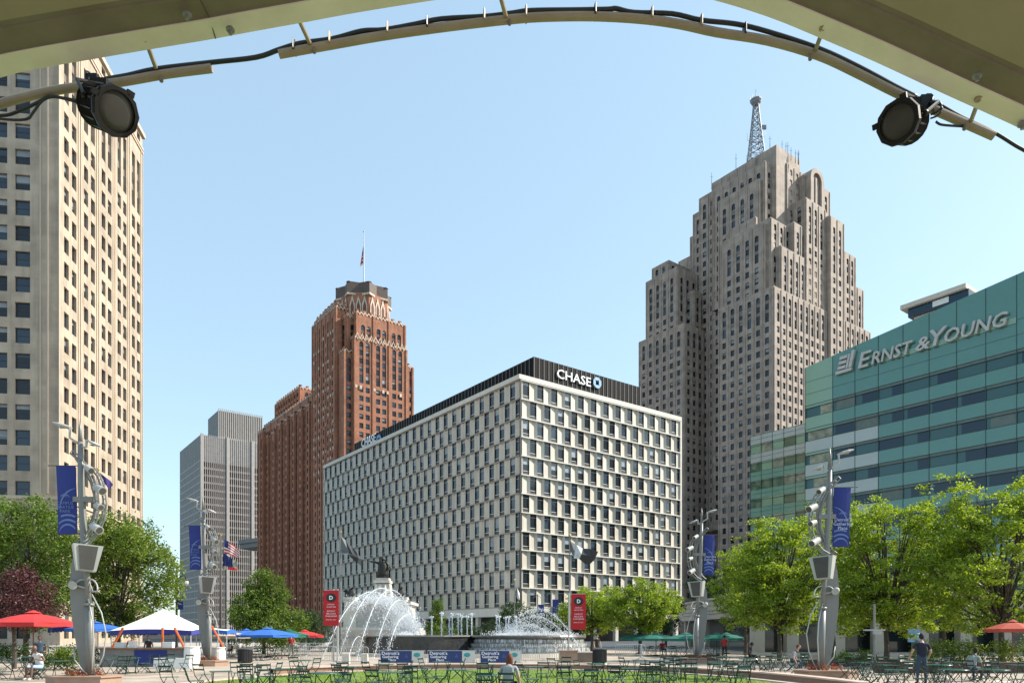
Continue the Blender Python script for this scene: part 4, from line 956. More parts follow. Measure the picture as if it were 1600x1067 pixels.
# ================================================================ SCULPTURAL LIGHT POLES
pole_m = mat('painted_grey_steel', (.20, .20, .19), .45, (.17, .17, .16), .8, metal=.1); pole_l = mat('light_grey_steel', (.40, .40, .38), .4, (.34, .34, .32), 1.)
grille = mat('speaker_grille', (.07, .065, .06), .7); blue_b = mat('navy_banner_cloth', (.018, .035, .21), .75, (.015, .028, .17), .8); pale_b = mat('pale_banner_print', (.13, .19, .42), .75); pale_t = mat('banner_lettering', (.5, .56, .68), .75)
brick_p = mat('brown_planter_stone', (.38, .25, .18), .7, (.30, .19, .135), 2.); flower_m = leafmat('red_flowers', (.25, .02, .02), (.35, .05, .03), (.12, .2, .03), .3)
lens_g = mat('lamp_lens', (.25, .27, .28), .1, spec=.8)
def light_pole(sg, label, px, Y, txt, group):
    k = 27/F
    X = lambda px: sg*(px-133)*k
    Z = lambda py: (1068.0-py)*k
    root = thing('sculptural_light_pole', label, 'light pole', (XA(px, Y), Y, 0), 0, group)
    def seg(L, r, n=6, mb=None, y=0.):
        (mb or MB()).tube([(X(a), c if len(q) > 2 else y, Z(b)) for q in L for a, b, c in [(*q, 0)[:3]]], r, n)
    # planter
    b = MB(); pr = [(-1.25, -.35), (-.55, -.85), (.95, -.7), (1.3, .1), (.7, .85), (-.8, .8)]; pr = [(sg*x, y) for x, y in pr]
    for z0, z1, s in ((0, .27, 1.), (.272, .33, 1.05)):
        lo = [(x*s, y*s, z0) for x, y in pr]; hi = [(x*s, y*s, z1) for x, y in pr]; b.poly(hi)
        for i in range(6): b.poly([lo[i], lo[(i+1) % 6], hi[(i+1) % 6], hi[i]])
    pl = b.build('planter', brick_p, root)
    me = crown_mesh('flowers', [(0, 0, .36, .8, .5, .08)], 700, .09, 3, flower_m); o = bpy.data.objects.new('flowers', me); C.objects.link(o); o.parent = root; o['kind'] = 'stuff'
    # blade
    def outl(pts, y0, y1, name, m, bend=0.):
        b = MB(); b.prism([(X(a), Z(c)) for a, c in pts], y0, y1); return b.build(name, m, root)
    outl([(127, 1056), (120, 1020), (113, 980), (108.5, 940), (108, 905), (111, 875), (118, 853), (131, 853), (137, 900), (139, 960), (141, 1056)], .05, .13, 'blade', pole_m)
    b = MB(); b.tube([(X(142), 0, Z(1056)), (X(140.5), 0, Z(1000)), (X(139), 0, Z(946))], [.14, .155, .15], 14); b.tube([(X(139), 0, Z(946)), (X(139), 0, Z(942))], .19, 14)
    b.tube([(X(139), 0, Z(946)), (X(136), 0, Z(900)), (X(131.5), 0, Z(850)), (X(127), 0, Z(760)), (X(125.5), 0, Z(690))], [.095, .10, .13, .12, .09], 12)
    b.tube([(X(125.5), 0, Z(690)), (X(125.3), 0, Z(672)), (X(125), 0, Z(655))], [.085, .06, .005], 10); b.build('mast', pole_m, root, True)
    # loudspeaker cabinet
    b = MB(); c0 = (X(142), -.32, Z(893)); h = Z(853)-Z(893); rz_ = sg*.62
    b.box((0, 0, 0), .62, .5, h); b.v = [(x*(1+.55*(z/h)), y*(1+.35*z/h), z) for x, y, z in b.v]; M_ = Matrix.Translation(c0) @ Matrix.Rotation(rz_, 4, 'Z') @ Matrix.Rotation(.06*sg, 4, 'Y')
    b.xform(M_); sp = b.build('speaker', pole_l, root)
    b = MB(); b.box((-.0, -.26, .05), .42, .03, h-.1); b.v = [(x*(1+.5*(z/h)), y*(1+.35*z/h), z) for x, y, z in b.v]; b.xform(M_); b.build('grille', grille, sp)
    # hoops and bowed rods
    b = MB()
    arc = lambda cx, cz, r, t0, t1, y0, y1, n=10: [(X(cx+r*math.cos(t0+(t1-t0)*i/n)), y0+(y1-y0)*i/n, Z(cz-r*math.sin(t0+(t1-t0)*i/n))) for i in range(n+1)]
    b.tube(arc(139, 923, 19, math.pi*.55, 0, 0, -.25), .03, 6); b.tube(arc(130, 915, 10, .3*math.pi, math.pi*1.05, 0, -.1), .03, 6)
    b.tube([(X(138), 0, Z(923)), (X(160), -.25, Z(924))], .03, 6); b.tube([(X(138), 0, Z(905)), (X(148), -.1, Z(925))], .02, 5)
    for L in ([(140, 935), (149, 968), (151.5, 1000), (149, 1030), (146, 1052)], [(146, 928), (163, 957), (171, 990), (166, 1022), (152, 1052)], [(118, 1012), (122, 1030), (133, 1045), (140, 1053)]):
        b.tube([(X(x), -.12*math.sin(math.pi*i/(len(L)-1))-.1, Z(y)) for i, (x, y) in enumerate(L)], .024, 6)
    b.build('bowed_rods', pole_l, root, True)
    # curved ladder trusses
    def truss(L, name, off=.14, y=0.):
        b = MB(); P0 = [Vector((X(x), y-.05, Z(z))) for x, z in L]; P1 = []
        for i, p in enumerate(P0):
            t = (P0[min(i+1, len(P0)-1)]-P0[max(i-1, 0)]).normalized(); P1.append(p+Vector((-t.z, 0, t.x))*off+Vector((0, -.03, 0)))
        def dens(Q): return [Q[i].lerp(Q[i+1], f/3) for i in range(len(Q)-1) for f in range(3)]+[Q[-1]]
        b.tube(P0, .036, 6); b.tube(P1, .030, 6)
        for p, q in list(zip(dens(P0), dens(P1)))[::2]: b.tube([p, q], .018, 4)
        b.build(name, pole_m, root)
    truss([(111, 708), (121, 717), (133, 730), (143, 747), (149, 768), (151, 790), (148, 810), (140, 828), (128, 842), (118, 850)], 'truss')
    truss([(113, 714), (127, 733), (137, 752), (143, 775), (142, 800), (134, 822), (122, 838)], 'truss', .10, .25)
    truss([(150, 736), (158, 746), (165, 764), (168, 790), (165, 812), (157, 832), (145, 845), (133, 852)], 'truss', .12, -.2)
    b = MB(); b.obox((X(116), -.1), (X(147)-X(116), 0), (0, .2), Z(784), Z(776)); b.build('cross_bar', pole_m, root)
    # spotlights
    def spot(x, z, dx, dz, r=.15, L=.52):
        b = MB(); c = Vector((X(x), -.3, Z(z))); d = Vector((sg*dx, -.55, dz)).normalized()
        b.tube([c-d*L*.5, c-d*L*.42, c+d*L*.42, c+d*L*.5], [r*.6, r*.92, r, r*1.06], 14); b.tube([c, Vector((X(x-5), -.05, Z(z-3)))], .03, 5)
        s_ = b.build('spotlight', pole_l, root, False)
        b = MB(); b.tube([c+d*(L*.5+.002), c+d*(L*.5+.012)], r*.8, 14); b.build('lens', grille, s_)
    spot(146, 735, .8, -.5, .12, .42); spot(162, 766, .9, -.45); spot(161, 793, .8, -.3, .12, .4); spot(157, 826, .9, -.5)
    b = MB(); c = Vector((X(117), -.15, Z(913))); d = Vector((sg*.5, -.8, -.2)).normalized(); b.tube([c-d*.2, c+d*.2], [.12, .15], 12); b.tube([c, (X(134), 0, Z(918))], .035, 6); b.build('flood_lamp', pole_l, root)
    # cobra head lamps
    def head(pa, pb, ph, w_):
        b = MB(); b.tube([(X(pa[0]), 0, Z(pa[1])), (X(pb[0]), -.05, Z(pb[1])), (X(pb[0]+.5), -.05, Z(ph[1]))], [.045, .04, .05], 8)
        x0, x1 = X(ph[0]), X(ph[2]); z0, z1 = Z(ph[1]), Z(ph[3]); cxs = (x0+x1)/2; L = abs(x1-x0)/2
        k0 = len(b.v); prof = [(0, .35), (.25, .9), (.6, 1.), (1., .35)]
        for t, q in prof:
            x = x0+(x1-x0)*t; z = z0+(z1-z0)*t; wv = .17*q
            for dy, dz in ((-wv, 0), (-wv*.7, .06*q), (wv*.7, .06*q), (wv, 0), (wv*.6, -.07*q), (-wv*.6, -.07*q)): b.v.append((x, dy, z+dz))
        for i in range(3):
            for j in range(6): a = k0+i*6+j; c_ = k0+i*6+(j+1) % 6; b.f.append((a, c_, c_+6, a+6)); b.m.append(0)
        b.f.append(tuple(k0+j for j in range(6))); b.m.append(0); b.f.append(tuple(k0+18+j for j in range(6))); b.m.append(0)
        h_ = b.build('lamp_head', pole_l, root, False)
        b = MB(); b.box(((x0*.55+x1*.45), 0, (z0*.55+z1*.45)-.085), L*.9, .2, .02); b.build('lens', lens_g, h_)
    head((126, 695), (110, 684), (112, 668, 83, 660), .1); head((126, 697), (136, 699), (137, 688, 158, 697), .1)
    # banner
    bn = None
    b = MB(); n = 10; xa, xb = (87.5, 117.5)
    def bp(u, v, y=0.): return (X(xa+(xb-xa)*u+2.5*v+1.2*math.sin(3*v)), y-.06*math.sin(math.pi*u)*(1-.5*v), Z(728+106*v))
    for j in range(n):
        for i in range(4):
            for y in (0, .02): b.poly([bp(i/4, j/n, y), bp((i+1)/4, j/n, y), bp((i+1)/4, (j+1)/n, y), bp(i/4, (j+1)/n, y)])
    bn = b.build('banner', blue_b, root)
    b = MB()
    def stroke(c, r, t0, t1, w0, w1):
        n_ = 14
        for i in range(n_):
            a0, a1 = t0+(t1-t0)*i/n_, t0+(t1-t0)*(i+1)/n_; q0 = w0+(w1-w0)*math.sin(math.pi*i/n_); q1 = w0+(w1-w0)*math.sin(math.pi*(i+1)/n_)
            f = lambda a, rr: (c[0]+rr*math.cos(a), c[1]+rr*math.sin(a)*.3)
            pp = [f(a0, r), f(a1, r), f(a1, r-q1), f(a0, r-q0)]
            if all(.02 < u < .98 and .01 < v < .99 for u, v in pp): b.poly([bp(u, v, -.012) for u, v in pp])
    for r in (.92, .68, .45): stroke((.55, .98), r, -math.pi*.98, -.03, .02, .10)
    stroke((1.12, .62), 1.0, math.pi*.95, math.pi*1.45, .02, .09)
    for q in (-.5, -.22, .0, .22, .5): stroke((.42+q*.22, .47), .16+.05*(abs(q) < .1), -math.pi*.9, -.1, .01, .03)
    b.build('print', pale_b, bn)
    cx = X(105 if sg > 0 else 100.5)
    for i, s_ in enumerate(txt):
        ob, w0 = text_mesh('lettering', s_, .16 if sg > 0 else .2, pale_b if sg > 0 else pale_t, bn, Matrix.Translation((X(103.5+i*.3), -.085, Z(788.5+i*(6.2 if sg > 0 else 7.5)))) @ Matrix.Rotation(R(90), 4, 'X'), ext=.002, align='CENTER')
    b = MB(); b.tube([(X(75), 0, Z(727)), (X(126), 0, Z(727.5))], .018, 6); b.tube([(X(91), 0, Z(834)), (X(126), 0, Z(834))], .018, 6); b.build('banner_arm', frame_dk, root)
    return root
LPG = 'steel sculptural light poles around the plaza'
lp1 = light_pole(1, 'sculptural steel light pole with navy banner nearest on the left', 133, 27, ('CAMPUS', 'MARTIUS', 'PARK'), LPG)
lp2 = dup(lp1, (XA(322, 42), 42, 0), R(-8), 'smaller steel light pole with navy banner beside the white tent')
lp3 = light_pole(-1, 'sculptural steel light pole with blue banner nearest on the right', 1290, 31, ("Detroit's", 'Gathering', 'Place'), LPG)
lp4 = dup(lp3, (XA(1092, 46), 46, 0), R(6), 'smaller steel light pole with blue banner before the tan skyscraper')

# ================================================================ FLAGPOLES, FLAGS, BANNER SIGNS
def flagpole(px, Y, top, label, r=.075, m=None, base=0.):
    t = thing('flagpole', label, 'flagpole', (XA(px, Y), Y, 0)); b = MB(); H = ZA(top, Y)
    b.tube([(0, 0, 0), (0, 0, H*.5), (0, 0, H)], [r*1.3, r, r*.5], 10); b.build('pole', m or pole_m, t)
    b = MB(); b.ball((0, 0, H+.1), .12, 8); b.build('finial', mat('brass', (.6, .4, .12), .3, metal=.8), t); return t
def flag(name, label, px, Y, quads, mats_, cat='flag'):
    """quads: list of rows of pixel points (a folded cloth), one row per fold; real depth ripple"""
    b = MB(); n = len(quads)
    for j in range(n-1):
        A, B_ = quads[j], quads[j+1]; m_ = len(A)
        for i in range(m_-1):
            f = lambda q, k_, l: (XA(q[0], Y)-XA(px, Y), .28*math.sin(k_*1.9+l*1.1), ZA(q[1], Y))
            b.poly([f(A[i], i, j), f(A[i+1], i+1, j), f(B_[i+1], i+1, j+1), f(B_[i], i, j+1)], (j % len(mats_)))
    o = b.build(name, mats_, None, False); o.location = (XA(px, Y), Y, 0); return tag(o, label, cat)
grey_fl = mat('grey_flag', (.13, .14, .16), .8, (.16, .17, .18), .8); dk_fl = mat('dark_flag', (.05, .052, .055), .8); wh_fl = mat('pale_flag_edge', (.6, .6, .57), .8)
flagpole(532, 60, 833, 'grey flagpole behind the left red banner')
flag('flag', 'limp grey and white flag on the flagpole behind the left red banner', 533, 60, [[(533, 838), (533, 862), (534, 865)], [(539, 843), (545, 862), (544, 866)], [(548, 853), (553, 868), (552, 874)], [(557, 862), (561, 872), (558, 878)], [(567, 874), (564, 880), (563, 884)]], [grey_fl, dk_fl, dk_fl])
flagpole(890, 62, 838, 'grey flagpole beside the right red banner')
flag('flag', 'furled grey flag with a white fold beside the right red banner', 892, 62, [[(892, 846), (892, 860), (893, 866)], [(901, 850), (898, 862), (897, 872)], [(911, 856), (908, 866), (905, 873)], [(921, 857), (918, 868), (914, 880)], [(934, 862), (929, 874), (921, 882)]], [grey_fl, wh_fl, dk_fl, dk_fl])
flagpole(804, 80, 907, 'distant thin flagpole by the corner of the white office block', .06)
flag('flag', 'small grey pennant hanging on the distant flagpole by the white block', 805, 80, [[(805, 915), (805, 930)], [(808, 918), (808, 934)], [(812, 926), (812, 937)]], [grey_fl, wh_fl])
flagpole(345, 70, 838, 'dark flagpole behind the second light pole at the left', .08, frame_dk)
# striped flag and dark flag, hanging from that pole
b = MB(); Y = 69.8
def fp_(x, y, r=0.): return (XA(x, Y), Y+r, ZA(y, Y))
for i in range(9):
    t0, t1 = i/9, (i+1)/9
    A0 = (350, 842+22*t0); A1 = (350, 842+22*t1); B0 = (374-3*t0, 860+13*t0); B1 = (374-3*t1, 860+13*t1)
    for s in range(4):
        u0, u1 = s/4, (s+1)/4; L = lambda A, B_, u: fp_(A[0]+(B_[0]-A[0])*u, A[1]+(B_[1]-A[1])*u-2*math.sin(u*3), .15*math.sin(u*9))
        b.poly([L(A0, B0, u0), L(A0, B0, u1), L(A1, B1, u1), L(A1, B1, u0)], 2 if (s < 1 and i < 5) else i % 2)
tag(b.build('striped_flag', [flag_r, flag_w, flag_bl]), 'red and white striped flag with navy corner behind the second light pole', 'flag')
b = MB()
for i in range(6):
    x0 = 349+i*3.6; b.poly([fp_(x0, 864+i*2.3, .1*(i % 2)), fp_(x0+3.6, 866.3+i*2.3, .1*((i+1) % 2)), fp_(x0+3.4, 884+i*.6, .1), fp_(x0, 884+i*.6, 0)], 0 if i < 4 else 1)
    b.poly([fp_(x0, 884+i*.6), fp_(x0+3.4, 884+i*.6, .1), fp_(x0+3.2, 889+i*.4, .1), fp_(x0, 889+i*.4)], 1 if i < 2 else 2)
tag(b.build('dark_flag', [flag_bl, mat('sand_flag', (.4, .36, .28), .8), flag_r]), 'navy flag with a red hem below the striped flag', 'flag')
tag(flag('navy_flag', 'navy flag fluttering just right of the nearest left light pole', 155, 60, [[(155, 738), (156, 744)], [(162, 744), (163, 754)], [(170, 750), (170, 762)], [(177, 757), (175, 764)]], [mat('violet_navy_cloth', (.05, .03, .16), .8)]), cat='flag')
flagpole(153, 60.2, 735, 'thin flagpole mostly hidden by the nearest left light pole', .05)
red_c = mat('red_banner_cloth', (.50, .012, .018), .7, (.42, .01, .015), .8); blk_c = mat('black_print', (.02, .02, .02), .6)
for (px, Y, x0, x1, y0, y1, lab, gp) in ((518, 50, 505.5, 529.5, 922, 977, 'red event banner with round black emblem left of the monument', 0), (903, 52, 892.5, 915.5, 928, 983, 'red event banner with round black emblem right of the fountain', 1)):
    t = thing('banner_sign', lab, 'sign', (XA(px, Y), Y, 0), 0, 'red event banners'); W = XA(x1, Y)-XA(x0, Y); cx = (XA(x0, Y)+XA(x1, Y))/2-XA(px, Y); za, zb = ZA(y1, Y), ZA(y0, Y)
    b = MB(); b.box((cx, 0, za), W, .04, zb-za); b.build('banner', red_c, t)
    b = MB(); xs = (XA(520.5, Y)-XA(px, Y), XA(527, Y)-XA(px, Y)) if not gp else (XA(889, Y)-XA(px, Y),)
    for x in xs: b.tube([(x, .1, 0), (x, .1, zb+.1)], .06, 8)
    b.tube([(cx-W/2, .05, zb+.02), (cx+W/2, .05, zb+.02)], .02, 6); b.build('post', pole_l, t)
    b = MB(); b.lathe((0, 0, 0), [(W*.33, 0), (W*.33, .02)], 20); b.xform(Matrix.Translation((cx, -.025, zb-.5)) @ Matrix.Rotation(R(90), 4, 'X') @ Matrix.Diagonal((1, .85, 1, 1))); b.build('emblem', blk_c, t)
    RX = Matrix.Rotation(R(90), 4, 'X')
    text_mesh('lettering', 'D', .36, sign_w, t, Matrix.Translation((cx, -.06, zb-.62)) @ RX, ext=.004, align='CENTER', bold=.015)
    for s_, z, sz in (('DETROIT', zb-1.0, .12), ('GRAND PRIX', zb-1.16, .11), ('DETROIT', zb-1.46, .14), ('BELLE ISLE', zb-1.63, .14), ('CHALLENGE', zb-1.8, .14), ('JUNE 3-5, 2011', zb-2.04, .11)):
        text_mesh('lettering', s_, sz, sign_w, t, Matrix.Translation((cx, -.03, z)) @ RX, ext=.003, align='CENTER')
# far posts with small blue banners
for px, Y, top, x0, x1, y0, y1, lab in ((840, 84, 928, 841, 850, 944, 957, 'thin lamp post with the smaller blue banner behind the right fountain'), (861, 80, 924, 863, 873, 936, 957, 'thin lamp post with the larger blue banner behind the right fountain')):
    t = thing('banner_post', lab, 'lamp post', (XA(px, Y), Y, 0)); b = MB(); H = ZA(top, Y); b.tube([(0, 0, 0), (0, 0, H)], .07, 8)
    b.tube([(-.5, 0, H-.4), (0, 0, H-.1), (.5, 0, H-.5)], .04, 5); b.build('post', pole_m, t)
    b = MB(); b.box(((XA(x0, Y)+XA(x1, Y))/2-XA(px, Y), 0, ZA(y1, Y)), XA(x1, Y)-XA(x0, Y), .03, ZA(y0, Y)-ZA(y1, Y)); b.build('banner', blue_b, t)
# black twin globe street lamp at the left
cast = mat('black_cast_iron', (.018, .018, .02), .5); globe = mat('frosted_globe', (.7, .66, .55), .3, trans=.3)
t = thing('street_lamp', 'black cast iron street lamp with hanging globes behind the white tent', 'street lamp', (XA(276, 58), 58, 0)); Y = 58
b = MB(); H = ZA(897, Y); b.lathe((0, 0, 0), [(.25, 0), (.25, .5), (.12, .8), (.09, 1.2), (.08, H-.6), (.13, H-.5), (.07, H-.2), (.10, H), (.02, H+.45)], 10)
for s in (-1, 1):
    b.tube([(0, 0, H-.55), (s*.3, 0, H-.15), (s*.55, 0, H+.02), (s*.7, 0, H-.2), (s*.7, 0, H-.4)], .045, 6)
b.build('post', cast, t)
for s in (-1, 1): b = MB(); b.ball((s*.7, 0, H-.66), .26, 8); b.build('globe', globe, t); b = MB(); b.lathe((s*.7, 0, H-.5), [(.24, 0), (.1, .15)], 10); b.build('cap', cast, t)
b = MB(); b.box((.28, 0, ZA(952, Y)), .5, .03, ZA(932, Y)-ZA(952, Y)); b.build('banner', blue_b, t)
# grey lamp post by the shop front
t = thing('lamp_post', 'slim grey lamp post standing before the shop front at the right', 'lamp post', (XA(1366, 38), 38, 0))
b = MB(); b.lathe((0, 0, 0), [(.2, 0), (.2, .25), (.12, .35), (.09, .55), (.14, .6), (.065, .75), (.055, 3.4)], 12); b.build('post', pole_m, t)
b = MB(); b.box((0, 0, 2.0), 1.05, .2, .08); b.box((0.15, 0, 1.82), .45, .16, .18); b.build('crossbar', pole_l, t)

# ================================================================ MONUMENT
gran = mat('grey_monument_granite', (.50, .47, .42), .7, (.38, .35, .31), 1.2, bump=.2); gran_l = mat('pale_monument_granite', (.66, .61, .52), .65, (.56, .51, .43), 1.); bronze = mat('dark_bronze', (.02, .017, .014), .45, (.035, .035, .028), 4., metal=.5)
Y = 76.; t = thing('monument', 'tall granite war monument behind the left fountain', 'monument', (XA(598, Y), Y, 0)); k = Y/F
def mx(px): return (px-598)*k
def mz(py): return ZA(py, Y)
def mblock(x0, x1, y0, y1, nm, m, d=None, tp=1.):
    b = MB(); w_ = (x1-x0)*k; z0 = max(0, mz(y1)); b.box(((mx(x0)+mx(x1))/2, 0, z0), w_, d or w_, mz(y0)-z0, taper=tp); return b.build(nm, m, t)
mblock(528, 668, 1004, 1020, 'step', gran, 8.2); mblock(533, 663, 996, 1004, 'step', gran, 7.8); mblock(538, 658, 984, 996, 'plinth', gran, 7.4); mblock(541, 655, 980, 984, 'plinth_band', gran_l, 7.3)
mblock(553, 645, 945, 980, 'pedestal', gran, 5.6, .96); mblock(550, 648, 941, 945, 'pedestal_band', gran_l, 6)
for a, c in ((548, 564), (620, 641)):
    b = MB(); x = (mx(a)+mx(c))/2; w_ = (c-a)*k
    b.box((x, -2.2, mz(984)), w_*1.25, 1.5, mz(938)-mz(984), taper=.8); b.box((x, -2.2, mz(938)), w_*1.1, 1.6, .22); b.build('corner_pedestal', gran_l, t)
    b = MB(); b.lathe((x, -2.2, mz(938)+.2), [(.35, 0), (.42, .4), (.25, .8), (.15, .95)], 8); b.tube([(x, -2.3, mz(938)+1.0), (x+.25, -2.4, mz(938)+1.25)], [.15, .08], 6); b.poly([(x-.3, -2.2, mz(938)+.5), (x-.9, -2.1, mz(938)+.9), (x-.35, -2.2, mz(938)+1.0)]); b.build('bronze_eagle', bronze, t)
mblock(578, 620, 936, 941, 'drum_base', gran_l, 2.9); mblock(585, 613, 912, 936, 'drum', gran, 1.9, .8); mblock(586, 611, 907, 911, 'capital', gran_l, 1.75); mblock(589, 609, 903, 907, 'capital', gran, 1.4)
for i in (0, 1, 2): b = MB(); b.tube([(mx(588+i*8), -1.05, mz(936)), (mx(590+i*7), -.85, mz(914))], [.16, .12], 7); b.build('colonnette', gran_l, t)
b = MB(); z0 = mz(903); b.lathe((0, 0, z0), [(.62, 0), (.60, .5), (.52, 1.0), (.50, 1.35), (.42, 1.6), (.14, 1.75), (.13, 1.83)], 12, sy=.8); b.ball((0, 0, z0+2.0), .19, 8, sz=1.2)
b.tube([(-.35, 0, z0+1.55), (-.75, -.1, z0+1.65), (-1.25, -.15, z0+1.72)], [.15, .11, .08], 7); b.tube([(-1.25, -.15, z0+1.72), (-1.6, -.15, z0+1.78)], [.06, .02], 5)
b.tube([(.35, 0, z0+1.55), (.6, -.1, z0+1.2), (.62, -.3, z0+.85)], [.15, .11, .07], 7); b.tube([(.2, -.2, z0+1.9), (.5, -.1, z0+1.5), (.85, 0, z0+.9)], [.05, .12, .06], 6)
for s in (-1, 1): b.tube([(s*.2, -.3, z0+.15), (s*.2, -.45, z0+.05)], .12, 6)
sb_ = b.build('bronze_statue', bronze, t, True)
# ================================================================ FOUNTAINS
blk = mat('black_granite', (.022, .022, .024), .16, (.05, .05, .052), 2.5, spec=.7); gstone = mat('wet_grey_stone', (.30, .29, .26), .35, (.18, .17, .15), 2.); water = mat('pool_water', (.05, .08, .08), .05, spec=.8)
foam = mat('white_water', (.84, .87, .90), .2, (.76, .82, .88), 3., spec=.6, trans=.2)
t = thing('fountain_basin', 'black granite curved fountain wall below the monument', 'fountain', (XA(650, 60), 60, 0)); r = 4.9
b = MB(); b.lathe((0, 3, 0), [(r, 0), (r, 1.55), (r-.5, 1.56), (r-.5, 1.3)], 48); b.build('wall', blk, t)
b = MB(); b.lathe((0, 3, 1.57), [(r+.12, 0), (r+.12, .12), (r-.5, .12), (r-.5, 0)], 48); b.build('coping', gstone, t)
b = MB(); b.lathe((0, 3, 1.35), [(r-.52, 0), (r-.52, .03)], 40); b.build('water', water, t)
t = thing('fountain_basin', 'stepped grey stone fountain basin with water cascading down on the right', 'fountain', (XA(826, 60), 60, 0)); r = 4.55
b = MB(); b.lathe((0, 2, 0), [(r+.9, 0), (r+.9, .3), (r+.6, .3), (r+.6, .65), (r+.35, .65), (r+.35, 1.0), (r+.12, 1.0), (r+.12, 1.35), (r-.05, 1.35), (r-.05, 1.45)], 48); b.build('tiers', gstone, t)
b = MB(); b.lathe((0, 2, 1.45), [(r+.3, 0), (r+.36, .12), (r+.3, .24), (r-.5, .24)], 48); b.build('rim', mat('dark_rim_stone', (.16, .16, .14), .3, (.10, .10, .09), 2.), t)
b = MB(); rg = random.Random(3)
for i in range(900):
    a = rg.uniform(math.pi*1.02, math.pi*1.98); lv = rg.randint(0, 3); rr = r+(.18, .42, .66, .95)[lv]; z0 = (1.35, 1.0, .65, .3)[lv]; h = rg.uniform(.12, .38); w_ = rg.uniform(.008, .03) * (2 if rg.random() < .2 else 1)
    p = (rr*math.cos(a), 2+rr*math.sin(a)); q = (-math.sin(a)*w_, math.cos(a)*w_); b.poly([(p[0]-q[0], p[1]-q[1], z0-h+.05), (p[0]+q[0], p[1]+q[1], z0-h+.05), (p[0]+q[0]*.6, p[1]+q[1]*.6, z0+.02), (p[0]-q[0]*.6, p[1]-q[1]*.6, z0+.02)])
tag(b.build('cascade', foam, t), kind='stuff')
b = MB(); b.lathe((XA(735, 60)*0, 0, 0), [(9.5, 0), (9.5, .28), (9.1, .28), (9.1, .0)], 60, sy=.6); o = b.build('pool_rim', gran_l); o.location = (XA(735, 60), 60.5, 0); tag(o, 'low pale stone rim round both fountain basins', 'pool rim')
# jets
def droplet(b, p, r):
    k_ = len(b.v); x, y, z = p; b.v += [(x+r*.8, y, z), (x-r*.8, y, z), (x, y+r*.8, z), (x, y-r*.8, z), (x, y, z+r*1.9), (x, y, z-r*1.5)]
    for f in ((0, 2, 4), (2, 1, 4), (1, 3, 4), (3, 0, 4), (2, 0, 5), (1, 2, 5), (3, 1, 5), (0, 3, 5)): b.f.append(tuple(k_+i for i in f)); b.m.append(0)
def jet(pts, Y0, Y1, r, label, nd=160, seed=1, spread=.10, group='arching fountain jets', late=False):
    """pts: three photo points a parabola passes through"""
    g = random.Random(seed); (x0, y0), (x1, y1), (x2, y2) = pts
    A = np.array([[x0*x0, x0, 1], [x1*x1, x1, 1], [x2*x2, x2, 1]], float); co = np.linalg.solve(A, np.array([y0, y1, y2], float))
    N_ = 34; L = []
    for i in range(N_+1):
        u = i/N_; x = x0+(x2-x0)*u; Y = Y0+(Y1-Y0)*u; L.append(P(x, np.polyval(co, x), Y))
    o0 = L[0].copy(); L = [p-o0 for p in L]; b = MB()
    cut = 0
    for s in range(cut, N_):                           # broken rope of water
        pass
    b.tube([p+Vector((g.gauss(0, r*.25), 0, g.gauss(0, r*.25))) for p in L], [r*g.uniform(.5, 1.15)*(.5 if i > N_*.9 else 1) for i in range(N_+1)], 5)
    for _ in range(nd):
        u = g.random()**(.7); i = min(N_-1, int(u*N_)); p = L[i].lerp(L[i+1], g.random()); sp = spread*(.35+1.1*u if not late else .4+1.6*math.sin(math.pi*u))
        droplet(b, p+Vector((g.gauss(0, sp), g.gauss(0, sp), g.gauss(0, sp)-abs(g.gauss(0, sp*.5)))), g.uniform(.008, .028))
    o = b.build('water_jet', foam); o.location = o0; tag(o, label, 'water jet', group)
J = [([(640, 985), (575, 925), (500, 1040)], 64, 50, 'outermost left arching jet falling left of the red banner', 1), ([(648, 985), (612, 925), (527, 1035)], 64, 50, 'second arching jet from the left, landing behind the stone wall', 2),
     ([(652, 985), (628, 932), (556, 1036)], 63, 50, 'third arching jet from the left before the black wall', 3), ([(655, 988), (640, 950), (583, 1034)], 62, 50, 'fourth arching jet from the left ending by the banner barricade', 4),
     ([(657, 990), (645, 966), (606, 1018)], 62, 52, 'steep arching jet directly above the first banner barricade', 5), ([(565, 996), (560, 994), (544, 1030)], 60, 51, 'small low jet bending down left of the black fountain wall', 6),
     ([(790, 988), (858, 956), (915, 1032)], 62, 50, 'tallest right jet arching under the right red banner', 7), ([(788, 990), (838, 962), (884, 994)], 62, 56, 'middle right jet falling inside the stepped basin rim', 8), ([(786, 991), (825, 976), (862, 993)], 62, 57, 'lowest right jet over the stepped basin', 9)]
for pts, Y0, Y1, lab, sd_ in J: jet(pts, Y0, Y1, .028 if sd_ != 6 else .03, lab, 620 if sd_ != 6 else 40, sd_, .10)
vj = [674.5, 690, 702, 706.5, 716, 721, 730, 737, 776, 780, 790.5, 795, 807]
for i, px in enumerate(vj):
    g = random.Random(i); Y = 66; b = MB(); zt = ZA(957+g.uniform(0, 8)+(3 if px > 770 else 0), Y); z0 = 1.3; L = [(g.gauss(0, .015), 0, z0+(zt-z0)*j/8) for j in range(9)]
    b.tube(L, [.045+.02*g.random() for _ in range(8)]+[.10], 6)
    for _ in range(60): droplet(b, (g.gauss(0, .07), g.gauss(0, .07), z0+(zt-z0)*g.random()**.6+.05), g.uniform(.012, .03))
    for _ in range(24): droplet(b, (g.gauss(0, .10), g.gauss(0, .10), zt+g.gauss(0, .06)), g.uniform(.02, .05))
    o = b.build('vertical_jet', foam); o.location = (XA(px, Y), Y, 0); nm = ['first', 'second', 'third', 'fourth', 'fifth', 'sixth', 'seventh', 'eighth', 'ninth', 'tenth', 'eleventh', 'twelfth', 'last'][i]
    tag(o, f'{nm} from the left of the slim upright jets behind the fountain', 'water jet', 'upright fountain jets')
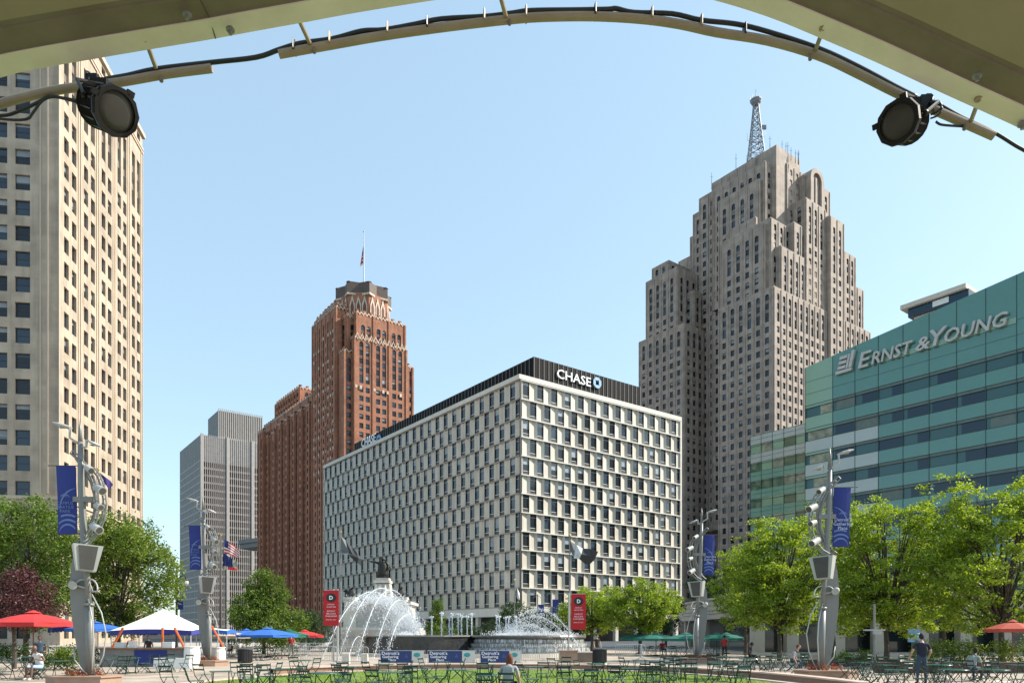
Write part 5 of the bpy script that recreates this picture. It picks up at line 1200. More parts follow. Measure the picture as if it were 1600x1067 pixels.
def spray(name, label, cells, n, seed):
    g = random.Random(seed); b = MB(); tot = sum(c[5] for c in cells)
    for (px, py, Y, sx, sy, wt) in cells:
        for _ in range(int(n*wt/tot)):
            x, y = g.gauss(px, sx), g.gauss(py, sy); y = y if y < 992 else 992-abs(g.gauss(0, 3)); droplet(b, P(x, y, Y+g.gauss(0, .8)), g.uniform(.008, .030)*(1.5 if g.random() < .12 else 1))
    tag(b.build(name, foam), label, 'spray', kind='stuff')
spray('water_spray', 'white spray and foam tumbling over the left fountain', [(590, 934, 62, 16, 4, 1.5), (604, 940, 62, 10, 5, 2.2), (618, 950, 62, 13, 7, 2.4), (560, 945, 60, 10, 6, .6), (634, 966, 61, 10, 8, 3.), (646, 979, 61, 8, 6, 3.2), (622, 980, 61, 12, 8, 1.6), (572, 938, 62, 12, 6, .9), (636, 1002, 58, 12, 7, .9), (600, 965, 61, 16, 12, .5)], 13000, 5)
spray('water_spray', 'white splashes along the stepped right basin', [(800, 985, 61, 9, 4, 2), (825, 980, 61, 20, 7, 1.4), (820, 990, 60, 20, 2.5, 2.2), (830, 968, 61, 18, 8, .8), (790, 1008, 53.8, 16, 6, .8), (870, 1010, 53.8, 18, 5, 1.3)], 5200, 6)

# ================================================================ BARRICADES, BINS, PLANTERS
galv = mat('galvanised_barrier', (.50, .52, .52), .4, (.42, .44, .44), 2., metal=.5)
def barricade(loc, rz, label, L=2.2, m=None):
    t = thing('crowd_barrier', label, 'barricade', loc, rz, 'metal crowd barriers'); b = MB(); H = 1.05
    b.tube([(-L/2, 0, .18), (-L/2, 0, H-.1), (-L/2+.1, 0, H), (L/2-.1, 0, H), (L/2, 0, H-.1), (L/2, 0, .18), (-L/2, 0, .18)], .022, 6); b.build('frame', m or galv, t)
    b = MB(); n = 15
    for i in range(1, n): x = -L/2+L*i/n; b.tube([(x, 0, .18), (x, 0, H)], .012, 5, caps=False)
    b.build('bars', m or galv, t)
    for s in (-1, 1): b = MB(); b.tube([(s*L*.38, -.3, .02), (s*L*.38, 0, .2), (s*L*.38, .3, .02)], .02, 5); b.build('foot', m or galv, t)
    return t
bc = barricade((XA(985, 54), 54, 0), 0, 'metal crowd barrier right of the black litter bin')
for px, Y, rz, lab in ((1002, 52, 1.35, 'metal crowd barrier seen end on beside the green umbrellas'), (498, 45, .05, 'metal crowd barrier below the left red banner'), (547, 44, 0., 'metal crowd barrier left of the first gathering place banner'), (842, 45, 0., 'metal crowd barrier right of the last gathering place banner'),
                       (868, 49, .2, 'metal crowd barrier in front of the stepped basin'), (468, 57, -.5, 'pale crowd barrier angled near the red umbrella'), (486, 59, .1, 'pale crowd barrier behind the angled one near the red umbrella')):
    dup(bc, (XA(px, Y), Y, 0), rz, lab)
pan_b = mat('banner_navy_print', (.02, .045, .17), .6, (.018, .035, .13), 1.); pan_w = mat('banner_white_vinyl', (.62, .62, .58), .6); pan_t = mat('teal_oval_print', (.03, .33, .34), .5)
for px0, px1, nm in ((593, 664, 'leftmost'), (668, 744, 'middle'), (749, 815, 'rightmost')):
    Y = 43.2; W = XA(px1, Y)-XA(px0, Y); t = thing('banner_barricade', f'{nm} of three barricades with a navy gathering place banner', 'barricade', (XA((px0+px1)/2, Y), Y, 0), 0, 'barricades with gathering place banners')
    b = MB(); b.tube([(-W/2, .05, 0), (-W/2, .05, .84), (W/2, .05, .84), (W/2, .05, 0)], .022, 6); b.tube([(-W/2, .05, .12), (W/2, .05, .12)], .022, 6); b.build('frame', galv, t)
    z0, z1 = .14, .82; xs = -W/2+.06; xm = xs+(W-.12)*.72
    b = MB(); b.box(((xs+xm)/2, 0, z0), xm-xs, .02, z1-z0); b.build('banner', pan_b, t)
    b = MB(); b.box(((xm+W/2-.06)/2+.002, 0, z0), W/2-.06-xm-.004, .02, z1-z0); b.build('white_panel', pan_w, t)
    b = MB(); b.lathe((0, 0, 0), [(.2, 0), (.2, .012)], 16); b.xform(Matrix.Translation((xm+.30, -.015, z0+.45)) @ Matrix.Rotation(R(90), 4, 'X') @ Matrix.Diagonal((1, .62, 1, 1))); b.build('oval_emblem', pan_t, t)
    RX = Matrix.Rotation(R(90), 4, 'X')
    for s_, z, sz, x in (("Detroit's", z1-.22, .27, xs+.06), ('Gathering', z1-.41, .22, xs+.10), ('Place', z1-.59, .21, xs+.45)):
        text_mesh('lettering', s_, sz, sign_w, t, Matrix.Translation((x, -.015, z)) @ RX, ext=.003, bold=.004, sx=1.08)
    b = MB()
    for q in (-.09, 0, .09): b.tube([(xm-.32+q, -.014, z0+.28), (xm-.32+q*.5, -.014, z0+.5-abs(q))], .012, 4)
    b.build('small_emblem', pale_b, t)
binm = mat('black_litter_bin', (.025, .025, .026), .5)
def bin_(px, Y, lab):
    t = thing('litter_bin', lab, 'litter bin', (XA(px, Y), Y, 0), 0, 'black litter bins'); b = MB(); b.lathe((0, 0, 0), [(.36, 0), (.42, .08), (.42, .82)], 20); b.build('body', binm, t)
    b = MB()
    for i in range(28): a = i*2*math.pi/28; b.tube([(.44*math.cos(a), .44*math.sin(a), .06), (.44*math.cos(a), .44*math.sin(a), .84)], .016, 4)
    b.build('slats', binm, t); b = MB(); b.lathe((0, 0, .84), [(.47, 0), (.47, .06), (.3, .12), (.22, .12)], 20); b.build('lid', mat('bin_lid', (.07, .07, .07), .4), t)
    return t
bb_ = bin_(383, 46, 'black slatted litter bin on the paving left of the lawn')
dup(bb_, (XA(937, 46), 46, 0), 0, 'black slatted litter bin right of the brick planter')
pt_ = thing('planter_box', 'square pinkish brick planter by the right end of the fountain', 'planter', (XA(888, 46), 46, 0)); b = MB(); b.box((0, 0, 0), 1.1, .9, .72); b.box((0, 0, .722), 1.2, 1., .08); b.build('box', brick_p, pt_)
pt_ = thing('planter_box', 'long grey brown planter left of the right litter bin', 'planter', (XA(911, 47.5), 47.5, 0)); b = MB(); b.box((0, 0, 0), 1.3, .8, .6); b.build('box', mat('grey_brown_stone', (.28, .23, .18), .7), pt_); b = MB(); b.box((0, 0, .602), 1.4, .9, .06); b.build('top', gran_l, pt_)
for px, lab in ((541, 'cream stone block between the left crowd barriers'), (570, 'cream stone block beside the first banner barricade')):
    b = MB(); b.box((0, 0, 0), .42, .4, .62, taper=.92); o = b.build('stone_block', gran_l); o.location = (XA(px, 44.5), 44.5, 0); tag(o, lab, 'stone block')
b = MB(); b.box((0, 0, 0), 9.5, .5, .45); b.box((0, 0, .452), 9.6, .6, .06); o = b.build('planter_wall', mat('dark_planter_wall', (.09, .06, .045), .7, (.06, .04, .03), 2.)); o.location = (XA(1560, 33), 34.5, 0); tag(o, 'dark brown planter wall at the lower right edge', 'wall')
b = MB(); b.box((0, 0, 0), 5.5, .5, .38); o = b.build('planter_wall', mat('dark_planter_wall', (.09, .06, .045))); o.location = (XA(1345, 40), 41.5, 0); tag(o, 'dark brown planter wall behind the nearest right light pole', 'wall')
hedge('pale flowering plants right of the nearest right light pole', XA(1312, 41), XA(1365, 41), 41.6, .85, 2600, 61, lf_warm, .6)
# ================================================================ UMBRELLAS AND TENTS
def cloth(name, c): return mat(name, c, .8, tuple(x*.85 for x in c), 1.2)
um = {'red': cloth('red_canvas', (.55, .03, .03)), 'blue': cloth('blue_canvas', (.03, .14, .50)), 'green': cloth('green_canvas', (.012, .14, .095)), 'tan': cloth('tan_canvas', (.55, .42, .30)), 'orange': cloth('coral_canvas', (.45, .07, .04)), 'lav': cloth('pale_blue_canvas', (.35, .40, .72))}
wood_p = mat('brown_umbrella_pole', (.16, .07, .04), .5)
def umbrella(px, Y, w_, ztop, rise, col, label, rz=0., tilt=0., pm=None, group='cafe umbrellas around the plaza'):
    t = thing('umbrella', label, 'umbrella', (XA(px, Y), Y, 0), rz, group); t.rotation_euler = (0, 0, rz); r = w_/2; n = 8
    b = MB(); rim = [(r*math.cos(2*math.pi*(i+.5)/n), r*math.sin(2*math.pi*(i+.5)/n), ztop-rise) for i in range(n)]; mid = [(x*.5, y*.5, ztop-rise*.42) for x, y, z in rim]
    M_ = Matrix.Translation((0, 0, ztop)) @ Matrix.Rotation(tilt, 4, 'Y') @ Matrix.Translation((0, 0, -ztop))
    for i in range(n):
        j = (i+1) % n; b.poly([rim[i], rim[j], mid[j], mid[i]]); b.poly([mid[i], mid[j], (0, 0, ztop-.02)])
        mm = ((rim[i][0]+rim[j][0])/2*.985, (rim[i][1]+rim[j][1])/2*.985, ztop-rise-.02); lo = lambda p: (p[0], p[1], p[2]-.17)
        b.poly([rim[i], mm, lo(mm), lo(rim[i])]); b.poly([mm, rim[j], lo(rim[j]), lo(mm)])
    for i in range(n): j = (i+1) % n; b.poly([(rim[i][0]*.2, rim[i][1]*.2, ztop-rise*.08), (rim[j][0]*.2, rim[j][1]*.2, ztop-rise*.08), (0, 0, ztop+.10)])
    b.xform(M_); b.build('canopy', um[col], t)
    b = MB(); b.tube([(0, 0, 0), (0, 0, ztop)], .028, 8); b.build('pole', pm or wood_p, t)
    b = MB()
    for i in range(n): b.tube([(0, 0, ztop-.10), (rim[i][0], rim[i][1], rim[i][2]-.02)], .012, 4); b.tube([(0, 0, ztop-rise*1.6), (rim[i][0]*.5, rim[i][1]*.5, ztop-rise*.48)], .010, 4)
    b.xform(M_); b.build('ribs', pm or wood_p, t); b = MB(); b.lathe((0, 0, 0), [(.3, 0), (.3, .06), (.06, .12)], 14); b.build('base', cast, t)
    return t
umbrella(52, 33, 3.5, ZA(956, 33), .48, 'red', 'large red umbrella at the left edge under the purple tree', .2)
umbrella(150, 48, 3.6, ZA(972, 48), .42, 'blue', 'blue umbrella mostly hidden behind the nearest left light pole', .1)
umbrella(418, 56, 4.6, ZA(981, 56), .52, 'blue', 'bright blue umbrella below the rounded green tree', .1)
umbrella(385, 62, 3.4, ZA(983, 62), .4, 'blue', 'smaller blue umbrella behind the left part of the bright blue one', .4)
umbrella(362, 58, 3.0, ZA(986, 58), .36, 'tan', 'tan umbrella beside the second light pole', .3)
umbrella(452, 60, 3.4, ZA(984, 60), .42, 'green', 'green umbrella between the blue and the red one', .2)
umbrella(476, 62, 3.2, ZA(984.5, 62), .42, 'red', 'small red umbrella left of the left red banner', .5)
umbrella(702, 84, 2.6, ZA(991, 84), .35, 'blue', 'far blue umbrella seen just over the black fountain wall', .3)
for i, (px, Y, rz) in enumerate(((998, 66, .1), (1025, 60, .3), (1072, 58, .2), (1120, 60, .5), (1135, 66, .2))):
    umbrella(px, Y, 3.7, ZA(989, Y)+.0, .42, 'green', ['leftmost green umbrella before the cafe', 'second green umbrella from the left before the cafe', 'third green umbrella, left of the smaller right light pole', 'green umbrella just right of the smaller right light pole', 'rightmost green umbrella in the shade of the locust tree'][i], rz, pm=frame_dk)
umbrella(1582, 38, 2.7, ZA(970, 38), .40, 'orange', 'coral red umbrella above the clipped hedge at the right', .2)
tent_w = mat('white_tent_canvas', (.80, .80, .76), .7, (.74, .73, .68), .8); tent_b = mat('blue_tent_valance', (.04, .05, .28), .7)
def tent(px, Y, w_, zpeak, zeave, val, label, cm, vm, name='party_tent'):
    t = thing(name, label, 'tent', (XA(px, Y), Y, 0), R(8)); r = w_/2; b = MB(); c = [(-r, -r), (r, -r), (r, r), (-r, r)]
    for i in range(4):
        (x0, y0), (x1, y1) = c[i], c[(i+1) % 4]; N_ = 6
        for a in range(N_):
            u0, u1 = a/N_, (a+1)/N_
            for k_ in range(4):
                v0, v1 = k_/4, (k_+1)/4; f = lambda u, v: ((x0+(x1-x0)*u)*(1-v), (y0+(y1-y0)*u)*(1-v), zeave+(zpeak-zeave)*(v**1.12)+.10*math.sin(math.pi*u)*(1-v)**2)
                b.poly([f(u0, v0), f(u1, v0), f(u1, v1), f(u0, v1)])
    b.build('roof', cm, t); b = MB()
    for i in range(4):
        (x0, y0), (x1, y1) = c[i], c[(i+1) % 4]; N_ = 18
        for a in range(N_):
            u0, u1 = a/N_, (a+1)/N_; um_ = (u0+u1)/2; g = lambda u, z: (x0+(x1-x0)*u, y0+(y1-y0)*u, z+.10*math.sin(math.pi*u))
            b.poly([g(u0, zeave), g(u1, zeave), g(u1, zeave-val*.75), g(um_, zeave-val), g(u0, zeave-val*.75)])
    b.build('valance', vm, t)
    for x, y in c: b = MB(); b.tube([(x*.98, y*.98, 0), (x*.98, y*.98, zeave)], .03, 6); b.build('leg', steel_lt, t)
    return t
tent(256, 47, 4.7, ZA(951, 47), ZA(985, 47), .34, 'white peaked tent with a blue scalloped valance over the drinks counter', tent_w, tent_b)
tent(150, 52, 4.4, ZA(972, 52), ZA(981, 52), .36, 'pale lavender and blue tent left of the white tent', um['lav'], tent_b)
tent(330, 55, 3.0, ZA(980, 55), ZA(985, 55), .34, 'small white and blue tent right of the second light pole', tent_w, um['blue'])
# drinks counter under the tent
kt = thing('bar_counter', 'grey bar counter with wooden top under the white tent', 'counter', (XA(232, 41), 41, 0), R(4)); W = 5.0
b = MB(); b.box((0, 0, 0), W, .6, .98); b.build('front', mat('grey_counter', (.22, .22, .22), .7, (.16, .16, .16), 2.), kt)
b = MB(); b.box((0, -.05, .982), W+.2, .8, .07); b.build('top', mat('wooden_bar_top', (.25, .12, .06), .5, (.15, .07, .035), 5.), kt)
b = MB(); b.box((.25, -.33, .12), 1.75, .03, .8); b.build('blue_banner', blue_b, kt)
for x_, w_, h_, lb in ((-1.6, .5, .3, 'leftmost white box on the bar counter'), (-.9, .35, .38, 'narrow white box on the bar counter'), (1.1, .55, .32, 'wide white box on the right of the bar counter')):
    b = MB(); b.box((0, 0, 0), w_, .3, h_*.8); b.box((0, 0, h_*.8+.002), w_*1.04, .32, h_*.2); o = b.build('box', tent_w); o.location = (XA(232, 41)+x_, 41.05, 1.056); tag(o, lb, 'box', 'white boxes on the bar counter')
orange = mat('orange_post', (.60, .13, .03), .5)
for px, lean, lab in ((183, .9, 'orange slanted prop left of the bar counter'), (254, 0., 'orange upright post in the middle of the tent'), (281, -.8, 'orange slanted prop right of the bar counter'), (340, -.9, 'orange slanted prop under the small tent')):
    b = MB(); b.tube([(-lean*.4, 0, 0 if lean == 0 else .9), (lean*.4, 0, 2.2)], .07, 6); o = b.build('prop', orange); o.location = (XA(px, 44), 44, 0 if px != 340 else .1); tag(o, lab, 'post')
def barrel(px, Y, lab, r=.42, H=1.1, m=None):
    b = MB(); b.lathe((0, 0, 0), [(r*.8, 0), (r, H*.35), (r, H*.8), (r*.9, H)], 18); b.lathe((0, 0, H+.002), [(r*1.02, 0), (r*1.02, .05)], 18); o = b.build('barrel', m or tent_w); o.location = (XA(px, Y), Y, 0); tag(o, lab, 'barrel')
barrel(300, 40.5, 'big white barrel between the counter and the second light pole'); barrel(341, 43, 'white barrel just right of the second light pole', .4, 1.0)
b = MB(); b.box((0, 0, 0), 1.9, .4, .55); b.v = [(x, y*(1-.5*z), z) for x, y, z in b.v]; o = b.build('white_cushion_bench', tent_w); o.location = (XA(270, 39), 39, 0); tag(o, 'white block seat in front of the bar counter', 'bench')

# ================================================================ BISTRO TABLES AND CHAIRS
greenp = mat('dark_green_paint', (.008, .034, .025), .4, (.006, .024, .018), 4., spec=.4); tealp = mat('green_table_enamel', (.035, .13, .10), .25, (.028, .10, .08), 3., spec=.8)
tb = thing('bistro_table', 'x', 'table', (0, 0, 0), 0, 'green bistro tables on the plaza'); b = MB()
for i in range(7): b.box((0, -.27+.09*i, .70), .64, .078, .018)
b.box((-.22, 0, .684), .03, .6, .015); b.box((.22, 0, .684), .03, .6, .015); b.build('tabletop', tealp, tb)
for s in (-1, 1):
    b = MB(); b.tube([(s*.26, -.28, .01), (s*.24, .26, .68)], .014, 5); b.tube([(s*.23, .28, .01), (s*.22, -.26, .68)], .014, 5); b.build('leg_frame', greenp, tb)
b = MB(); b.tube([(-.26, -.28, .02), (.26, -.28, .02)], .012, 5); b.tube([(-.23, .28, .02), (.23, .28, .02)], .012, 5); b.build('stretcher', greenp, tb)
rt = thing('round_table', 'x', 'table', (0, 0, 0), 0, 'green bistro tables on the plaza'); b = MB(); b.lathe((0, 0, .70), [(.44, 0), (.45, .012), (.44, .026)], 28); b.build('tabletop', tealp, rt)
for s in (-1, 1):
    b = MB(); b.tube([(s*.3, -.26, .01), (s*-.24, .22, .70)], .015, 5); b.tube([(s*.26, .26, .01), (s*.2, -.2, .70)], .015, 5); b.build('leg_frame', greenp, rt)
ch = thing('bistro_chair', 'x', 'chair', (0, 0, 0), 0, 'green folding bistro chairs on the plaza'); b = MB()    # faces -Y
for i in range(6): b.box((0, -.19+.066*i, .44), .42, .05, .014)
b.build('seat', tealp, ch); b = MB()
for z in (.64, .80): b.tube([(-.20, .22+(z-.44)*.28, z), (0, .245+(z-.44)*.28, z), (.20, .22+(z-.44)*.28, z)], .012, 4)
b.box((0, .265, .615), .40, .012, .05); b.box((0, .31, .78), .40, .012, .055); b.build('backrest', greenp, ch)
for s in (-1, 1):
    b = MB(); b.tube([(s*.205, -.24, .01), (s*.205, .20, .45), (s*.205, .33, .86)], .014, 5); b.tube([(s*.185, .26, .01), (s*.185, -.20, .445)], .014, 5); b.build('leg_frame', greenp, ch)
b = MB(); b.tube([(-.2, -.2, .05), (.2, -.2, .05)], .01, 4); b.tube([(-.18, .22, .05), (.18, .22, .05)], .01, 4); b.build('stretcher', greenp, ch)
protos = {'b': tb, 'r': rt, 'c': ch}; used = set(); rg = random.Random(77)
def put(k_, x, y, rz, lab):
    p = protos[k_]
    if k_ not in used: used.add(k_); p.location = (x, y, 0); p.rotation_euler = (0, 0, rz); p['label'] = lab; return p
    return dup(p, (x, y, 0), rz, lab)
ZN = [(-1e9, 210, 'at the far left of the plaza'), (210, 380, 'in front of the bar counter'), (380, 520, 'on the left part of the lawn'), (520, 660, 'on the lawn below the first banner barricade'), (660, 790, 'on the lawn below the middle banner barricade'), (790, 900, 'on the lawn by the red haired person'),
      (900, 1010, 'on the lawn below the right litter bin'), (1010, 1150, 'near the smaller right light pole'), (1150, 1260, 'left of the nearest right light pole'), (1260, 1400, 'right of the nearest right light pole'), (1400, 1480, 'around the standing person'), (1480, 1e9, 'by the dark planter wall at the right')]
sets = [ # px, Y, kind, chairs [(angle, dist)]
 (30, 30, 'b', 3), (95, 31, 'b', 2), (165, 33, 'b', 2), (205, 34.5, 'b', 3), (262, 35.5, 'b', 2), (345, 22.5, 'b', 2), (392, 26, 'b', 3), (440, 24, 'b', 2), (470, 31.5, 'b', 2), (505, 21.5, 'r', 3), (545, 25.5, 'b', 2), (600, 27.5, 'b', 3),
 (612, 22, 'b', 2), (655, 24.5, 'b', 3), (690, 30, 'b', 2), (712, 23.5, 'b', 2), (760, 27, 'b', 3), (765, 20.5, 'r', 1), (835, 25.5, 'b', 2), (880, 31.5, 'b', 2), (920, 22.5, 'b', 3), (935, 28, 'r', 3), (985, 24.5, 'b', 2), (1000, 32, 'b', 2), (1035, 28, 'b', 2), (1072, 34, 'b', 2),
 (1075, 25, 'b', 3), (1120, 28.5, 'b', 2), (1130, 36.5, 'b', 3), (1160, 24.5, 'b', 2), (1170, 33, 'r', 3), (1195, 38, 'b', 3), (1215, 34, 'b', 2), (1245, 37, 'r', 3), (1330, 37, 'b', 2), (1345, 29, 'b', 2), (1385, 27, 'b', 3), (1375, 36, 'b', 2), (1405, 33, 'b', 2), (1430, 30, 'r', 2), (1465, 33, 'b', 3),
 (1490, 23.5, 'r', 2), (1500, 29.5, 'b', 2), (1553, 23.5, 'r', 1), (1545, 30, 'b', 2), (1590, 27, 'b', 2), (1468, 27, 'r', 2), (1400, 23.5, 'b', 2), (40, 36, 'r', 3), (120, 37, 'b', 2), (410, 50, 'b', 3), (445, 52, 'r', 3), (380, 52, 'b', 2), (1010, 60, 'r', 3), (1060, 58, 'r', 3), (1120, 58, 'r', 3)]
ordn = ['nearest', 'second nearest', 'third nearest', 'fourth nearest', 'fifth nearest', 'sixth nearest', 'seventh nearest', 'eighth nearest', 'ninth nearest', 'tenth nearest', 'eleventh nearest', 'twelfth nearest', 'thirteenth nearest', 'fourteenth nearest', 'fifteenth nearest', 'sixteenth nearest', 'seventeenth nearest', 'eighteenth nearest', 'nineteenth nearest', 'twentieth nearest', 'twenty first nearest', 'twenty second nearest']
place = []
for px, Y, kd, nch in sets:
    x = XA(px, Y); rz = rg.uniform(-.5, .5); place.append((kd, x, Y, rz))
    a0 = rg.uniform(0, 6.28)
    for i in range(nch):
        a = a0+i*2*math.pi/max(2, nch)+rg.uniform(-.35, .35); d_ = rg.uniform(.58, .85); cx, cy = x+math.cos(a)*d_, Y+math.sin(a)*d_
        place.append(('c', cx, cy, a-math.pi/2+rg.uniform(-.3, .3)))      # chair faces the table (its front is -Y)
for px, Y, rz in ((318, 25.2, 2.9), (385, 24, 3.2), (412, 24.5, .3), (535, 23, .4), (1020, 22.3, 3.0), (880, 23.4, 3.1), (1012, 23.8, 2.8), (265, 24, 3.1), (830, 23, 1.2), (1062, 30, 3.1), (1045, 31, 2.9), (190, 33, .3), (238, 34, .1), (290, 35, -.2), (1380, 25.4, .2), (1345, 25.8, .1)): place.append(('c', XA(px, Y), Y, rz))
def zone_of(q): px = CX+F*q[1]/q[2]; return next(i for i, z in enumerate(ZN) if z[0] <= px < z[1])
cnt = {}
for q in sorted(place, key=lambda q: q[2]):
    z = zone_of(q); far = q[2] > 45; key = (q[0], 'far%d' % (q[1] < 0) if far else z); c = cnt.get(key, 0); cnt[key] = c+1
    nm = {'b': 'slatted square green table', 'r': 'round green table', 'c': 'green folding chair'}[q[0]]
    zn = ZN[z][2] if not far else ('under the blue and green umbrellas' if q[1] < 0 else 'under the green cafe umbrellas')
    put(q[0], q[1], q[2], q[3], f'{ordn[min(c, 21)]} {nm} {zn}')

# ================================================================ PEOPLE
def skinmat(nm, c): return mat(nm, c, .5, tuple(x*.85 for x in c), 8.)
sk_dk = skinmat('dark_skin', (.14, .07, .045)); sk_lt = skinmat('light_skin', (.50, .30, .21)); eye_m = mat('eye', (.02, .02, .02), .2); lip_m = mat('lips', (.25, .08, .07), .5)
def person(label, loc, rz, pose, skin, shirt, trous, shoe, hairm, hair='short', shorts=False, sleeve=.5, scale=1., arms=None, lean=0.):
    if pose == 'stand':
        J = dict(pel=(0, 0, .93), wa=(0, .01, 1.08), ch=(0, 0, 1.28), nk=(0, 0, 1.46), hd=(0, -.01, 1.52), lh=(-.095, 0, .88), rh=(.095, 0, .88), lk=(-.12, -.02, .48), rk=(.12, -.03, .48), la=(-.13, .02, .08), ra=(.14, .03, .08), lt=(-.14, -.14, .03), rt=(.16, -.13, .03))
        sh = 1.40
    else:
        L = lean
        J = dict(pel=(0, .05, .52), wa=(0, .05-L*.15, .66), ch=(0, .05-L*.5, .86), nk=(0, .03-L, 1.03), hd=(0, .0-L*1.15, 1.09), lh=(-.10, .02, .50), rh=(.10, .02, .50), lk=(-.14, -.40, .52), rk=(.15, -.38, .52), la=(-.15, -.36, .08), ra=(.17, -.42, .08), lt=(-.17, -.50, .03), rt=(.19, -.57, .03))
        sh = .98
    yo = J['ch'][1]*.6+J['nk'][1]*.4
    J['ls'] = (-.19, yo, sh); J['rs'] = (.19, yo, sh)
    A = arms or ((-.28, yo+.03, sh-.28), (-.27, yo-.10, sh-.53), (.28, yo+.03, sh-.28), (.27, yo-.10, sh-.53))
    J['le'], J['lw'], J['re'], J['rw'] = A
    for s in 'lr':
        e, w_ = Vector(J[s+'e']), Vector(J[s+'w']); J[s+'p'] = tuple(w_+(w_-e).normalized()*.07)
    RD = dict(pel=.135, wa=.125, ch=.150, nk=.058, hd=.055, ls=.062, rs=.062, le=.043, re=.043, lw=.028, rw=.028, lp=.032, rp=.032, lh=.095, rh=.095, lk=.058, rk=.058, la=.040, ra=.040, lt=.036, rt=.036)
    E = [('pel', 'wa', 1), ('wa', 'ch', 1), ('ch', 'nk', 1), ('nk', 'hd', 0), ('ch', 'ls', 1), ('ls', 'le', 1), ('le', 'lw', 0), ('lw', 'lp', 0), ('ch', 'rs', 1), ('rs', 're', 1), ('re', 'rw', 0), ('rw', 'rp', 0), ('pel', 'lh', 2), ('lh', 'lk', 2), ('lk', 'la', 0 if shorts else 2), ('la', 'lt', 3), ('pel', 'rh', 2), ('rh', 'rk', 2), ('rk', 'ra', 0 if shorts else 2), ('ra', 'rt', 3)]
    names = list(J); ix = {n: i for i, n in enumerate(names)}
    me = bpy.data.meshes.new('body'); me.from_pydata([J[n] for n in names], [(ix[a], ix[b]) for a, b, _ in E], [])
    o = bpy.data.objects.new('tmp', me); C.objects.link(o); md = o.modifiers.new('s', 'SKIN'); sb = o.modifiers.new('u', 'SUBSURF'); sb.levels = 2; sb.render_levels = 2
    for n in names:
        sv = me.skin_vertices[0].data[ix[n]]; q = RD[n]; sv.radius = (q*1.22, q*.86) if n in ('ch', 'wa', 'pel') else (q, q); sv.use_root = (n == 'pel')
    dg = bpy.context.evaluated_depsgraph_get(); dg.update(); ev = bpy.data.meshes.new_from_object(o.evaluated_get(dg)); bpy.data.objects.remove(o)
    b = MB(); V_ = [v.co.copy() for v in ev.vertices]; b.v = [tuple(v) for v in V_]
    segs = [(Vector(J[a]), Vector(J[c]), m_, a) for a, c, m_ in E]
    for p in ev.polygons:
        c = p.center; best = (9, 0)
        for a, d, m_, nm in segs:
            ab = d-a; tt = max(0, min(1, (c-a).dot(ab)/max(1e-6, ab.length_squared))); ds = (c-(a+ab*tt)).length-RD[nm]*.5; mi = m_
            if nm in ('ls', 'rs') and tt > sleeve: mi = 0
            if nm == 'ch' and m_ == 1 and tt > .86 and c.z > sh+.03: mi = 0
            if shorts and nm in ('lh', 'rh') and tt > .92: mi = 0
            if ds < best[0]: best = (ds, mi)
        b.f.append(tuple(p.vertices)); b.m.append(best[1])
    # head, face, ears
    H = Vector(J['hd']); hc = H+Vector((0, -.015, .115)); k0 = len(b.v); n0 = 14
    for i in range(n0+1):
        ph = math.pi*i/n0; z = -math.cos(ph)
        for j in range(16):
            a = 2*math.pi*j/16; rr = math.sin(ph)*(1-.18*max(0, -z)); x = rr*math.cos(a)*.076; y = rr*math.sin(a)*.095
            b.v.append((hc.x+x, hc.y+y, hc.z+z*.118))
    for i in range(n0):
        for j in range(16): a = k0+i*16+j; c = k0+i*16+(j+1) % 16; b.f.append((a, c, c+16, a+16)); b.m.append(0)
    b.tube([hc+Vector((0, -.088, .02)), hc+Vector((0, -.112, -.018)), hc+Vector((0, -.088, -.028))], [.008, .015, .010], 6, 0)
    for s in (-1, 1): b.ball(hc+Vector((s*.030, -.084, .012)), .010, 6, 4); b.ball(hc+Vector((s*.078, .0, .0)), .022, 6, 0, sx=.4)
    b.tube([hc+Vector((-.024, -.084, -.055)), hc+Vector((0, -.092, -.056)), hc+Vector((.024, -.084, -.055))], [.004, .008, .004], 5, 5)
    # hands: four fingers of unequal length and a thumb from the side of the palm
    for s, sg_ in (('l', -1), ('r', 1)):
        w_, p_ = Vector(J[s+'w']), Vector(J[s+'p']); d = (p_-w_).normalized(); sd_ = d.cross(Vector((0, 1, 0)) if abs(d.y) < .8 else Vector((0, 0, 1))).normalized(); nn = d.cross(sd_)
        for i, L_ in enumerate((.060, .070, .066, .052)):
            q = p_+sd_*(i-1.5)*.018; m1 = q+d*L_*.5+nn*.006; b.tube([q-d*.012, m1, m1+d*L_*.42+nn*.022], [.0095, .0085, .006], 5, 0)
        q = w_+d*.025-sd_*.026*sg_; b.tube([q, q+d*.03-sd_*.022*sg_, q+d*.058-sd_*.020*sg_+nn*.008], [.011, .010, .007], 5, 0)
    t = thing('person', label, 'person', loc, rz); t.scale = (scale,)*3
    b.build('body', [skin, shirt, trous, shoe, eye_m, lip_m], t, True)
    if hair:
        hb = MB(); k0 = 0; lo = -.35 if hair == 'short' else -.1
        for i in range(9):
            for j in range(16):
                a = 2*math.pi*j/16; fr = max(0, -math.sin(a)); bk = (math.sin(a)+1)/2; an_ = max(.02, i/8*(1.15+1.25*bk)); zz = 1.06*math.cos(an_); rr = math.sin(an_)*1.10; hb.v.append((hc.x+rr*math.cos(a)*.078, hc.y+.008+rr*math.sin(a)*(.098-.01*fr), hc.z+.004+zz*.122))
        for i in range(8):
            for j in range(16): a = i*16+j; c = i*16+(j+1) % 16; hb.f.append((a, c, c+16, a+16)); hb.m.append(0)
        if hair == 'long': hb.lathe(hc+Vector((0, .055, -.30)), [(.03, 0), (.085, .06), (.10, .18), (.095, .30), (.05, .38)], 12, sy=.6)
        hb.build('hair', hairm, t, True)
    return t
